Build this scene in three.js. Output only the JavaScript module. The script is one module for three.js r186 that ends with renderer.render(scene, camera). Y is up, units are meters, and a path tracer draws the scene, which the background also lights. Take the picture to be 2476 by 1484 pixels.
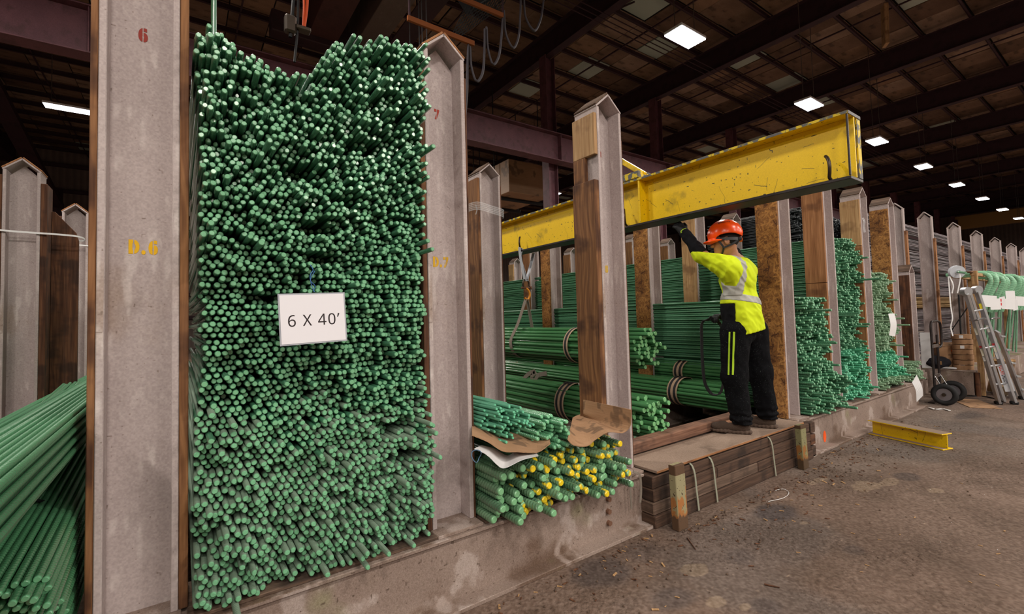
import * as THREE from 'three';
import { mergeGeometries } from 'three/addons/utils/BufferGeometryUtils.js';
import { RectAreaLightUniformsLib } from 'three/addons/lights/RectAreaLightUniformsLib.js';
import { ImprovedNoise } from 'three/addons/math/ImprovedNoise.js';
import { FontLoader } from 'three/addons/loaders/FontLoader.js';
import { TextGeometry } from 'three/addons/geometries/TextGeometry.js';

// ------------------------------------------------------------ camera, sky, lights, exposure
const scene = new THREE.Scene();
scene.background = new THREE.Color(0x000000);
const W = 2476, H = 1484, FOC = 1126.425, CX = 1238, CY = 719.32;
const CAM = new THREE.Vector3(0, 1.4364, 0);
const YAW = 0.618011, PITCH = 0.042888, ROLL = -0.027402;
const camF = new THREE.Vector3(Math.sin(YAW) * Math.cos(PITCH), Math.sin(PITCH), -Math.cos(YAW) * Math.cos(PITCH));
const camR0 = new THREE.Vector3(Math.cos(YAW), 0, Math.sin(YAW));
const camU0 = new THREE.Vector3().crossVectors(camR0, camF);
const camR = camR0.clone().multiplyScalar(Math.cos(ROLL)).addScaledVector(camU0, Math.sin(ROLL));
const camU = camR0.clone().multiplyScalar(-Math.sin(ROLL)).addScaledVector(camU0, Math.cos(ROLL));
const camera = new THREE.PerspectiveCamera(2 * Math.atan(H / 2 / FOC) * 180 / Math.PI, W / H, 0.05, 200);
camera.setViewOffset(W, H, 0, H / 2 - CY, W, H);
camera.position.copy(CAM);
camera.quaternion.setFromRotationMatrix(new THREE.Matrix4().makeBasis(camR, camU, camF.clone().negate()));
scene.add(camera);
const renderer = new THREE.WebGLRenderer({ antialias: true });
renderer.toneMapping = THREE.LinearToneMapping;
renderer.toneMappingExposure = 0.92;
renderer.shadowMap.enabled = true;
RectAreaLightUniformsLib.init();
const LAMP_NITS = 240;          // brightness of one LED panel's light
const LAMP_COLOR = 0xfff6ea;
// pixel of the photograph -> ray, then the point where it meets a plane that a thing stands on
function ray(u, v) { return camF.clone().multiplyScalar(FOC).addScaledVector(camR, u - CX).addScaledVector(camU, CY - v); }
function onZ(u, v, z) { const r = ray(u, v); return r.multiplyScalar(z / r.z).add(CAM); }
function onX(u, v, x) { const r = ray(u, v); return r.multiplyScalar(x / r.x).add(CAM); }
function onY(u, v, y) { const r = ray(u, v); return r.multiplyScalar((y - CAM.y) / r.y).add(CAM); }
function onD(u, v, d) { return ray(u, v).multiplyScalar(d / FOC).add(CAM); }

// ------------------------------------------------------------ small tools
function rng(seed) { let a = seed >>> 0; return () => { a = (a + 0x6D2B79F5) | 0; let t = Math.imul(a ^ (a >>> 15), 1 | a); t = (t + Math.imul(t ^ (t >>> 7), 61 | t)) ^ t; return ((t ^ (t >>> 14)) >>> 0) / 4294967296; }; }
const V = (x, y, z) => new THREE.Vector3(x, y, z);
const lerp = (a, b, t) => a + (b - a) * t, clamp = (x, a = 0, b = 1) => Math.min(b, Math.max(a, x));
const sstep = (a, b, x) => { const t = clamp((x - a) / (b - a)); return t * t * (3 - 2 * t); };
const HN = 4096, HT = new Float32Array(HN), HP = new Int32Array(HN); { const r = rng(12345); for (let i = 0; i < HN; i++) { HT[i] = r(); HP[i] = (r() * HN) | 0; } }
function vn(x, y, px, py, s) {           // value noise that repeats every px, py cells
  const xi = Math.floor(x), yi = Math.floor(y), fx = x - xi, fy = y - yi, so = (s * 131) & 4095;
  const x0 = xi % px, x1 = (xi + 1) % px, y0 = HP[(yi % py + so) & 4095], y1 = HP[((yi + 1) % py + so) & 4095];
  const u = fx * fx * (3 - 2 * fx), w = fy * fy * (3 - 2 * fy);
  const a = HT[(x0 + y0) & 4095], b = HT[(x1 + y0) & 4095], c = HT[(x0 + y1) & 4095], d = HT[(x1 + y1) & 4095];
  const e = a + (b - a) * u, f = c + (d - c) * u; return e + (f - e) * w;
}
function fbm(u, v, fx, fy, oct, s) { let a = 0, g = 0.5, t = 0; for (let o = 0; o < oct; o++) { a += g * vn(u * fx, v * fy, fx, fy, s + o * 17); t += g; g *= 0.5; fx *= 2; fy *= 2; } return a / t; }
function tex(w, h, fn, srgb = true) {
  const d = new Uint8Array(w * h * 4);
  for (let j = 0; j < h; j++) for (let i = 0; i < w; i++) { const c = fn(i / w, j / h, i, j), k = 4 * (j * w + i); if (typeof c === 'number') { d[k] = d[k + 1] = d[k + 2] = clamp(c) * 255; } else { d[k] = clamp(c[0], 0, 255); d[k + 1] = clamp(c[1], 0, 255); d[k + 2] = clamp(c[2], 0, 255); } d[k + 3] = 255; }
  const t = new THREE.DataTexture(d, w, h); t.wrapS = t.wrapT = THREE.RepeatWrapping; t.magFilter = THREE.LinearFilter; t.minFilter = THREE.LinearMipmapLinearFilter;
  if (srgb) t.colorSpace = THREE.SRGBColorSpace; t.needsUpdate = true; return t;
}
const mixc = (a, b, t) => [lerp(a[0], b[0], t), lerp(a[1], b[1], t), lerp(a[2], b[2], t)];
const rgb = h => [(h >> 16) & 255, (h >> 8) & 255, h & 255];
function std(o) { return new THREE.MeshStandardMaterial(Object.assign({ roughness: 0.8, metalness: 0 }, o)); }
function retile(t, x, y) { const c = t.clone(); c.repeat.set(x, y); c.needsUpdate = true; return c; }

// planar uv in metres by the way each face points; swap turns the grain
function uvm(g, swap = false, ox = 0, oy = 0) {
  if (g.index) g = g.toNonIndexed();
  if (!g.attributes.normal) g.computeVertexNormals();
  const p = g.attributes.position, uv = new Float32Array(p.count * 2), a = V(0, 0, 0), b = V(0, 0, 0), c = V(0, 0, 0);
  for (let i = 0; i < p.count; i += 3) {
    a.fromBufferAttribute(p, i); b.fromBufferAttribute(p, i + 1); c.fromBufferAttribute(p, i + 2);
    const n = b.clone().sub(a).cross(c.clone().sub(a)), nx = Math.abs(n.x), ny = Math.abs(n.y), nz = Math.abs(n.z);
    [a, b, c].forEach((q, k) => { let s, t; if (nx >= ny && nx >= nz) { s = q.z; t = q.y; } else if (ny >= nz) { s = q.x; t = q.z; } else { s = q.x; t = q.y; } if (swap) [s, t] = [t, s]; uv[2 * (i + k)] = s + ox; uv[2 * (i + k) + 1] = t + oy; });
  }
  g.setAttribute('uv', new THREE.BufferAttribute(uv, 2)); return g;
}
// a box whose twelve edges are chamfered: 44 triangles
function cbox(sx, sy, sz, b = 0.004) {
  const x = sx / 2, y = sy / 2, z = sz / 2; b = Math.min(b, x * 0.45, y * 0.45, z * 0.45);
  const pos = [], quad = (A, B, C, D) => pos.push(...A, ...B, ...C, ...A, ...C, ...D), tri = (A, B, C) => pos.push(...A, ...B, ...C);
  const P = (sx_, sy_, sz_, ax) => [sx_ * (ax === 0 ? x : x - b), sy_ * (ax === 1 ? y : y - b), sz_ * (ax === 2 ? z : z - b)];
  for (const s of [-1, 1]) {
    const f = (A, B, C, D) => s > 0 ? quad(A, B, C, D) : quad(D, C, B, A);
    f(P(s, -1, -1, 0), P(s, 1, -1, 0), P(s, 1, 1, 0), P(s, -1, 1, 0));
    f(P(-1, s, -1, 1), P(-1, s, 1, 1), P(1, s, 1, 1), P(1, s, -1, 1));
    f(P(-1, -1, s, 2), P(1, -1, s, 2), P(1, 1, s, 2), P(-1, 1, s, 2));
    for (const t of [-1, 1]) {
      const g = (A, B, C, D) => s * t > 0 ? quad(A, B, C, D) : quad(D, C, B, A);
      g(P(s, t, -1, 0), P(s, t, -1, 1), P(s, t, 1, 1), P(s, t, 1, 0));
      g(P(-1, s, t, 1), P(-1, s, t, 2), P(1, s, t, 2), P(1, s, t, 1));
      g(P(t, -1, s, 2), P(t, -1, s, 0), P(t, 1, s, 0), P(t, 1, s, 2));
      for (const r of [-1, 1]) { const A = P(s, t, r, 0), B = P(s, t, r, 1), C = P(s, t, r, 2); s * t * r > 0 ? tri(A, B, C) : tri(A, C, B); }
    }
  }
  const g = new THREE.BufferGeometry(); g.setAttribute('position', new THREE.Float32BufferAttribute(pos, 3)); g.computeVertexNormals(); return g;
}
const YUP = V(0, 1, 0);
class MB {                                   // collects shapes, builds one named mesh
  constructor() { this.g = []; }
  add(g, swap = false, m = null) { if (m) g.applyMatrix4(m); g = uvm(g, swap, this.g.length * 0.37, this.g.length * 0.61); for (const k of Object.keys(g.attributes)) if (!['position', 'normal', 'uv', 'color'].includes(k)) g.deleteAttribute(k); this.g.push(g); return this; }
  box(cx, cy, cz, sx, sy, sz, b = 0.004, rot = null, swap = false) { const m = new THREE.Matrix4(); if (rot) m.makeRotationFromEuler(new THREE.Euler(...rot)); m.setPosition(cx, cy, cz); return this.add(cbox(sx, sy, sz, b), swap, m); }
  bar(a, b, sx, sz, bev = 0.002, up = null) { const d = b.clone().sub(a), L = d.length(); d.normalize(); const q = new THREE.Quaternion().setFromUnitVectors(YUP, d); if (up) { const x = V(0, 0, 0).crossVectors(d, up).normalize(), z = V(0, 0, 0).crossVectors(x, d); q.setFromRotationMatrix(new THREE.Matrix4().makeBasis(x, d, z)); } const m = new THREE.Matrix4().compose(a.clone().add(b).multiplyScalar(0.5), q, V(1, 1, 1)); return this.add(cbox(sx, L, sz, bev), false, m); }
  cyl(a, b, r0, r1 = r0, seg = 10, open = false) { const d = b.clone().sub(a), L = d.length(); const q = new THREE.Quaternion().setFromUnitVectors(YUP, d.normalize()); const m = new THREE.Matrix4().compose(a.clone().add(b).multiplyScalar(0.5), q, V(1, 1, 1)); return this.add(new THREE.CylinderGeometry(r1, r0, L, seg, 1, open), false, m); }
  tube(pts, r, seg = 24, rad = 6, closed = false) { return this.add(new THREE.TubeGeometry(new THREE.CatmullRomCurve3(pts, closed), seg, r, rad, closed)); }
  // a flat strap of given width and thickness along points; side = direction of its width
  strap(pts, w, t, side, seg = 30, closed = false) {
    const c = new THREE.CatmullRomCurve3(pts, closed, 'centripetal'), P = [], n = seg;
    for (let i = 0; i <= n; i++) { const p = c.getPointAt(closed ? (i % n) / n : i / n), tg = c.getTangentAt(closed ? (i % n) / n : i / n); const s = side.clone().addScaledVector(tg, -side.dot(tg)).normalize(), nn = V(0, 0, 0).crossVectors(tg, s); P.push([[-1, -1], [1, -1], [1, 1], [-1, 1]].map(([a, b]) => p.clone().addScaledVector(s, a * w / 2).addScaledVector(nn, b * t / 2))); }
    const pos = [], q = (A, B, C, D) => { for (const k of [A, B, C, A, C, D]) pos.push(k.x, k.y, k.z); };
    for (let i = 0; i < n; i++) for (let k = 0; k < 4; k++) { const l = (k + 1) % 4; q(P[i][k], P[i][l], P[i + 1][l], P[i + 1][k]); }
    if (!closed) { q(P[0][3], P[0][2], P[0][1], P[0][0]); q(P[n][0], P[n][1], P[n][2], P[n][3]); }
    const g = new THREE.BufferGeometry(); g.setAttribute('position', new THREE.Float32BufferAttribute(pos, 3)); g.computeVertexNormals(); return this.add(g);
  }
  prism(pts, depth, m = null, bevel = 0) { const s = new THREE.Shape(pts.map(p => new THREE.Vector2(p[0], p[1]))); return this.add(new THREE.ExtrudeGeometry(s, { depth, bevelEnabled: bevel > 0, bevelSize: bevel, bevelThickness: bevel, bevelSegments: 1 }), false, m); }
  geo() { return this.g.length === 1 ? this.g[0] : mergeGeometries(this.g); }
  build(name, mat, parent) { return obj(name, this.geo(), mat, parent); }
}
const used = {};
function numbered(n) { if (!(n in used)) { used[n] = 0; return n; } used[n]++; return n + '_' + String(used[n]).padStart(3, '0'); }
function obj(name, geo, mat, parent = scene) { const m = new THREE.Mesh(geo, mat); m.name = parent === scene ? numbered(name) : name; m.castShadow = m.receiveShadow = true; parent.add(m); return m; }
function tag(o, label, category, group, kind) { o.userData.label = label; o.userData.category = category; if (group) o.userData.group = group; if (kind) o.userData.kind = kind; return o; }
function thing(name, label, category, p = [0, 0, 0], turn = 0, group) { const o = new THREE.Group(); o.name = numbered(name); o.position.set(...p); o.rotation.y = turn; scene.add(o); return tag(o, label, category, group); }
function struct(name, geo, mat, label, parent = scene) { const m = obj(name, geo, mat, parent); m.userData.kind = 'structure'; if (label) m.userData.label = label; return m; }
function shadows() { scene.traverse(o => { if (o.isMesh) { o.castShadow = o.receiveShadow = true; } }); }

// ------------------------------------------------------------ textures (tile sizes are metres)
const T = {};
T.steelDirty = tex(1024, 1024, (u, v) => {          // 1.6 m tile: chalky grey paint, pits, brown film in patches
  let c = mixc([190, 176, 174], [166, 152, 150], fbm(u, v, 5, 3, 4, 3));
  c = mixc(c, [150, 128, 112], 0.55 * sstep(0.56, 0.8, fbm(u, v, 6, 4, 5, 21)));
  c = mixc(c, [212, 202, 198], 0.5 * sstep(0.6, 0.8, fbm(u, v, 40, 14, 3, 31)));
  const p = vn(u * 150, v * 150, 150, 150, 5) ; if (p > 0.93) c = mixc(c, [104, 88, 78], (p - 0.93) * 10);
  const g = (fbm(u, v, 256, 256, 2, 9) - 0.5) * 26; return [c[0] + g, c[1] + g, c[2] + g];
});
T.steelBump = tex(512, 512, (u, v) => { const p = vn(u * 70, v * 70, 70, 70, 5); return 0.5 + 0.35 * (fbm(u, v, 96, 64, 3, 2) - 0.5) - (p > 0.9 ? (p - 0.9) * 3 : 0); }, false);
function woodTex(A, B, C, seed, knots = 1) {           // 1 m tile, grain along v
  return tex(512, 1024, (u, v) => {
    const w = fbm(u, v, 3, 2, 3, seed) * 0.5, g = fbm(u + w * 0.15, v, 60, 3, 3, seed + 1), s = fbm(u, v, 128, 6, 2, seed + 2);
    let c = mixc(A, B, clamp(g * 1.5 - 0.25)); c = mixc(c, C, sstep(0.52, 0.78, fbm(u, v, 5, 7, 4, seed + 5)) * 0.75);
    const r = (s - 0.5) * 34; return [c[0] + r, c[1] + r * 0.9, c[2] + r * 0.8];
  });
}
T.woodBrown = woodTex([142, 98, 60], [98, 62, 36], [66, 38, 22], 100);
T.woodDark = woodTex([108, 68, 42], [72, 42, 25], [48, 27, 17], 140);
T.woodLight = woodTex([186, 152, 110], [156, 118, 78], [122, 90, 60], 180);
T.woodOrange = woodTex([166, 116, 76], [136, 90, 54], [100, 62, 36], 220);
T.timber = woodTex([112, 90, 76], [80, 62, 50], [54, 41, 34], 260);
T.woodBump = tex(512, 1024, (u, v) => 0.5 + 0.5 * (fbm(u + fbm(u, v, 3, 2, 2, 9) * 0.07, v, 80, 4, 3, 101) - 0.5), false);
T.osb = tex(512, 512, () => [150, 108, 60]);           // strand board, 0.8 m tile: flakes strewn at all angles
{ const d = T.osb.image.data, R = rng(303), N = 512; for (let k = 0; k < 1900; k++) { const x = R() * N, y = R() * N, a = R() * 3.14, L = 14 + R() * 40, w = 3 + R() * 7, t = R(), c = mixc([204, 160, 102], [92, 60, 32], clamp(t * t * 0.75 + 0.6 * sstep(0.48, 0.7, fbm(x / N, y / N, 5, 5, 4, 309)))), ca = Math.cos(a), sa = Math.sin(a); for (let s = -L / 2; s < L / 2; s++) for (let q = -w / 2; q < w / 2; q++) { const i = 4 * ((((y + s * sa + q * ca) | 0) + N * 4) % N * N + (((x + s * ca - q * sa) | 0) + N * 4) % N), g = (R() - 0.5) * 16; d[i] = clamp(c[0] + g, 0, 255); d[i + 1] = clamp(c[1] + g, 0, 255); d[i + 2] = clamp(c[2] + g, 0, 255); } } }
T.yellow = tex(1024, 1024, (u, v, i, j) => {          // 2 m tile: chrome yellow paint with scuffs
  let c = mixc([248, 208, 2], [230, 186, 0], fbm(u, v, 4, 4, 4, 401)); c = mixc(c, [150, 122, 30], 0.6 * sstep(0.63, 0.8, fbm(u, v, 9, 9, 5, 411)));
  const p = vn(u * 120, v * 120, 120, 120, 421); if (p > 0.955) c = mixc(c, [40, 38, 34], 0.85);
  const g = (vn(u * 500, v * 500, 500, 500, 4) - 0.5) * 14; return [c[0] + g, c[1] + g, c[2] + g];
});
{ // long scratches drawn into the yellow paint
  const d = T.yellow.image.data, R = rng(77);
  for (let k = 0; k < 90; k++) { let x = R() * 1024, y = R() * 1024, a = R() * 6.28, L = 8 + R() * 60, w = R() < 0.3 ? 2 : 1; const c = R() < 0.7 ? [44, 42, 36] : [120, 96, 20]; for (let s = 0; s < L; s++) { a += (R() - 0.5) * 0.07; x += Math.cos(a); y += Math.sin(a); for (let q = 0; q < w; q++) { const k2 = 4 * ((((y | 0) + q + 2048) % 1024) * 1024 + (((x | 0) + 2048) % 1024)); d[k2] = c[0]; d[k2 + 1] = c[1]; d[k2 + 2] = c[2]; } } }
}
T.yellowWorn = tex(512, 512, (u, v) => { const w = sstep(0.44, 0.56, fbm(u, v, 14, 14, 5, 431)); let c = mixc([214, 184, 20], [88, 88, 88], w); const g = (vn(u * 256, v * 256, 256, 256, 4) - 0.5) * 26; return [c[0] + g, c[1] + g, c[2] + g]; });
T.base = tex(1024, 1024, (u, v) => {                   // rusty, chalky base beams, 1.5 m tile
  let c = mixc([156, 138, 128], [116, 97, 87], fbm(u, v, 4, 6, 5, 501)); c = mixc(c, [94, 72, 58], 0.85 * sstep(0.5, 0.72, fbm(u, v, 5, 5, 5, 511)));
  c = mixc(c, [182, 168, 162], 0.6 * sstep(0.58, 0.72, fbm(u, v, 11, 9, 4, 521))); c = mixc(c, [136, 146, 92], 0.5 * sstep(0.62, 0.75, fbm(u, v, 3, 3, 4, 531)));
  const p = vn(u * 110, v * 110, 110, 110, 5); if (p > 0.9) c = mixc(c, [70, 54, 44], (p - 0.9) * 8);
  const g = (vn(u * 400, v * 400, 400, 400, 4) - 0.5) * 26; return [c[0] + g, c[1] + g, c[2] + g];
});
T.purple = tex(512, 512, (u, v) => { let c = mixc([118, 74, 82], [92, 56, 66], fbm(u, v, 4, 4, 4, 601)); c = mixc(c, [74, 46, 50], 0.6 * sstep(0.55, 0.8, fbm(u, v, 8, 8, 4, 611))); const g = (vn(u * 200, v * 200, 200, 200, 3) - 0.5) * 14; return [c[0] + g, c[1] + g, c[2] + g]; });
T.card = tex(512, 512, (u, v) => { let c = mixc([176, 138, 104], [150, 114, 84], fbm(u, v, 4, 4, 4, 701)); c = mixc(c, [104, 80, 60], 0.7 * sstep(0.66, 0.78, fbm(u, v, 8, 8, 3, 711))); const g = (vn(u * 8, v * 180, 8, 180, 3) - 0.5) * 12; return [c[0] + g, c[1] + g, c[2] + g]; });
T.roof = tex(512, 512, (u, v) => { let c = mixc([156, 130, 110], [124, 100, 82], fbm(u, v, 3, 8, 4, 801)); c = mixc(c, [164, 146, 128], 0.5 * sstep(0.55, 0.78, fbm(u, v, 3, 6, 4, 811))); c = mixc(c, [72, 58, 48], 0.6 * sstep(0.6, 0.8, fbm(u, v, 5, 9, 4, 821))); const g = (vn(u * 200, v * 200, 200, 200, 3) - 0.5) * 16; return [c[0] + g, c[1] + g, c[2] + g]; });
T.ply = tex(512, 512, (u, v) => { let c = mixc([150, 128, 112], [122, 102, 88], fbm(u, v, 4, 4, 5, 741)); c = mixc(c, [92, 74, 62], 0.6 * sstep(0.55, 0.75, fbm(u, v, 6, 6, 4, 751))); c = mixc(c, [70, 60, 54], 0.7 * sstep(0.66, 0.74, fbm(u, v, 3, 3, 4, 761))); const g = (vn(u * 220, v * 220, 220, 220, 3) - 0.5) * 22; return [c[0] + g, c[1] + g, c[2] + g]; });
T.rib = tex(64, 8, (u) => 0.5 + 0.5 * Math.sin(u * Math.PI * 2 * 4), false);
T.cloth = tex(256, 256, (u, v) => 0.5 + 0.25 * Math.sin(u * 6.283 * 32) * Math.sin(v * 6.283 * 32) + 0.3 * (vn(u * 64, v * 64, 64, 64, 6) - 0.5), false);
T.grain = tex(256, 256, (u, v) => 0.5 + 0.7 * (fbm(u, v, 48, 48, 3, 66) - 0.5), false);
const rp = (t, s) => retile(t, 1 / s, 1 / s);
const M = {
  post: std({ map: rp(T.steelDirty, 1.6), bumpMap: rp(T.steelBump, 0.8), bumpScale: 0.0012, roughness: 0.72, metalness: 0.0 }),
  woodBrown: std({ map: T.woodBrown, bumpMap: T.woodBump, bumpScale: 0.003, roughness: 0.85 }),
  woodDark: std({ map: T.woodDark, bumpMap: T.woodBump, bumpScale: 0.003, roughness: 0.85 }),
  woodLight: std({ map: T.woodLight, bumpMap: T.woodBump, bumpScale: 0.002, roughness: 0.85 }),
  woodOrange: std({ map: T.woodOrange, bumpMap: T.woodBump, bumpScale: 0.003, roughness: 0.85 }),
  timber: std({ map: T.timber, bumpMap: T.woodBump, bumpScale: 0.004, roughness: 0.92 }),
  timberB: std({ color: 0xc8b8ac, map: T.timber, bumpMap: T.woodBump, bumpScale: 0.004, roughness: 0.92 }),
  osb: std({ color: 0xdccab2, map: rp(T.osb, 0.8), roughness: 0.85, bumpMap: T.woodBump, bumpScale: 0.001 }),
  yellow: std({ map: rp(T.yellow, 2), roughness: 0.42 }),
  yellowWorn: std({ map: rp(T.yellowWorn, 0.6), roughness: 0.55 }),
  edge: std({ color: 0x5b5a5c, map: rp(T.steelDirty, 0.5), roughness: 0.45, metalness: 0.6 }),
  base: std({ map: rp(T.base, 1.5), bumpMap: rp(T.steelBump, 0.7), bumpScale: 0.002, roughness: 0.9 }),
  purple: std({ map: rp(T.purple, 1.5), roughness: 0.6 }),
  roofSteel: std({ color: 0x8f8890, map: rp(T.purple, 1.5), roughness: 0.7 }),
  ply: std({ map: rp(T.ply, 1.1), roughness: 0.92, bumpMap: T.grain, bumpScale: 0.001 }),
  card: std({ map: rp(T.card, 0.6), roughness: 0.95 }),
  white: std({ color: 0xe9e9ea, roughness: 0.5 }), paper: std({ color: 0xe4e4e6, roughness: 0.35 }),
  black: std({ color: 0x17171a, roughness: 0.7 }), rubber: std({ color: 0x1d1d1f, roughness: 0.8, bumpMap: T.grain, bumpScale: 0.001 }),
  strapTan: std({ color: 0xb49a82, roughness: 0.9, bumpMap: rp(T.cloth, 0.03), bumpScale: 0.0006 }),
  strapBlack: std({ color: 0x1b1b1f, roughness: 0.7, bumpMap: rp(T.cloth, 0.03), bumpScale: 0.0006 }),
  webbing: std({ color: 0x82776c, roughness: 0.9, bumpMap: rp(T.cloth, 0.03), bumpScale: 0.0008 }),
  webWhite: std({ color: 0xc9cdd6, roughness: 0.85, bumpMap: rp(T.cloth, 0.03), bumpScale: 0.0008 }),
  hook: std({ color: 0x4a4038, roughness: 0.4, metalness: 0.8 }), chrome: std({ color: 0xa9a9ac, roughness: 0.25, metalness: 0.9 }),
  alu: std({ color: 0xc6c8cc, roughness: 0.35, metalness: 0.75 }), rust: std({ color: 0x6d4c3a, roughness: 0.9, bumpMap: T.grain, bumpScale: 0.002 }),
  darkBar: std({ color: 0x4a4a50, roughness: 0.55, metalness: 0.35 }), tealPaint: std({ color: 0x6ea07f, roughness: 0.8 }),
  plastic: std({ color: 0xe8edf2, roughness: 0.2, transparent: true, opacity: 0.14 }),
  dirt: std({ color: 0x5c4a3e, roughness: 1, bumpMap: T.grain, bumpScale: 0.004 }),
};
// ------------------------------------------------------------ the building
const G = 10.77, DECK = 11.92, GX = []; for (let k = -5; k <= 9; k++) GX.push(10.75 + 6.12 * k);
const ROOM = { x0: -22, x1: 68, z0: -37, z1: 25 };
{
  // aisle floor: worn, oil-stained slab; stains sit where the photograph shows them
  const fx0 = -1, fz0 = -2.4, fw = 12, fd = 6;
  const st = [[1870, 1242, 0.2, 0.07, 0.85], [1450, 1385, 0.25, 0.12, 0.6], [1560, 1330, 0.22, 0.1, 0.35], [1790, 1345, 0.16, 0.07, 0.4], [1620, 1445, 0.14, 0.06, 0.5], [2195, 1153, 0.12, 0.05, 0.5], [2060, 1330, 0.1, 0.04, 0.35], [2330, 1005, 0.5, 0.1, 0.55], [2000, 1075, 0.3, 0.06, 0.3], [1850, 1465, 0.1, 0.05, 0.45]].map(([u, v, a, b, k]) => { const p = onY(u, v, 0); return [p.x, p.z, a, b, k]; });
  const li = [[1720, 1458, 0.07, 0.025], [2080, 1180, 0.2, 0.07], [1980, 1160, 0.2, 0.04], [2150, 1165, 0.12, 0.03], [1940, 1265, 0.12, 0.04], [1680, 1375, 0.06, 0.03], [1800, 1467, 0.03, 0.012], [2260, 1185, 0.08, 0.03]].map(([u, v, a, b]) => { const p = onY(u, v, 0); return [p.x, p.z, a, b]; });
  const fcol = (x, z, u, v) => {
    const n1 = fbm(u, v, 10, 5, 5, 901), n2 = fbm(u, v, 40, 20, 4, 911), n3 = fbm(u, v, 6, 3, 4, 921);
    let c = mixc([118, 97, 85], [100, 80, 68], sstep(0.35, 0.65, n1)); c = mixc(c, [122, 108, 99], 0.7 * sstep(0.52, 0.7, n3)); c = mixc(c, [84, 66, 54], 0.55 * sstep(0.5, 0.75, n2));
    c = mixc(c, [92, 82, 78], 0.5 * sstep(0.55, 0.72, fbm(u, v, 14, 7, 4, 941)));
    for (const [a, b, w, h, k] of st) { const dx = x - a, dz = z - b; if (Math.abs(dx) < w * 2 && Math.abs(dz) < h * 3.2) { const r = Math.hypot(dx / w, dz / (h * 1.6)) + (fbm(u, v, 24, 12, 5, 951) - 0.5) * 1.5; c = mixc(c, [64, 54, 52], k * sstep(1.15, 0.6, r)); } }
    for (const [a, b, w, h] of li) { const dx = x - a, dz = z - b; if (Math.abs(dx) < w * 3 && Math.abs(dz) < h * 5) { const r = Math.hypot(dx / w, dz / (h * 1.5)) + (fbm(u, v, 44, 22, 5, 961) - 0.5) * 3.4; if (r < 0.9) c = mixc(c, [146, 126, 104], 0.5 * sstep(0.95, 0.75, r)); } }
    return c;
  };
  const t = tex(2048, 1024, (u, v) => {
    const x = fx0 + u * fw, z = fz0 + v * fd; let c = fcol(x, z, u, v);
    const ch = vn(u * 700, v * 350, 700, 350, 971); if (ch > 0.955) c = mixc(c, [176, 152, 128], (ch - 0.955) * 12); else if (ch < 0.05) c = mixc(c, [66, 52, 44], (0.05 - ch) * 12);
    const g = (vn(u * 1024, v * 512, 1024, 512, 981) - 0.5) * 34; return [c[0] + g, c[1] + g, c[2] + g];
  });
  const bt = tex(1024, 1024, (u, v) => { const gr = sstep(0.4, 0.7, fbm(u, v, 4, 4, 3, 991)); return 0.5 + (0.25 + 0.6 * gr) * (fbm(u, v, 70, 70, 4, 992) - 0.5); }, false);
  const m = std({ map: t, bumpMap: rp(bt, 1.5), bumpScale: 0.012, roughness: 0.88 });
  const g = new THREE.BoxGeometry(fw, 0.25, fd); const uv = g.attributes.uv, p = g.attributes.position;
  for (let i = 0; i < p.count; i++) uv.setXY(i, (p.getX(i) + fw / 2) / fw, (p.getZ(i) + fd / 2) / fd);
  // bump wants metres, so the map is scaled instead
  for (let i = 0; i < p.count; i++) uv.setXY(i, p.getX(i) + fw / 2, p.getZ(i) + fd / 2);
  t.repeat.set(1 / fw, 1 / fd);
  const f = struct('floor', g, m, 'dirty brown concrete aisle floor with oil stains and wood chips'); f.position.set(fx0 + fw / 2, -0.125, fz0 + fd / 2);
  const t2 = tex(1024, 1024, (u, v) => { const c = fcol(99, 99, u, v), g2 = (vn(u * 512, v * 512, 512, 512, 981) - 0.5) * 22; return [c[0] + g2, c[1] + g2, c[2] + g2]; });
  const m2 = std({ map: rp(t2, 8), bumpMap: rp(bt, 1.5), bumpScale: 0.006, roughness: 0.86 });
  const slab = (x0, x1, z0, z1) => { if (x1 > x0 && z1 > z0) struct('floor', uvm(new THREE.BoxGeometry(x1 - x0, 0.25, z1 - z0)), m2, 'grey brown concrete floor of the hall').position.set((x0 + x1) / 2, -0.125, (z0 + z1) / 2); };
  slab(ROOM.x0, fx0, ROOM.z0, ROOM.z1); slab(fx0 + fw, ROOM.x1, ROOM.z0, ROOM.z1); slab(fx0, fx0 + fw, ROOM.z0, fz0); slab(fx0, fx0 + fw, fz0 + fd, ROOM.z1);
}
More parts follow.
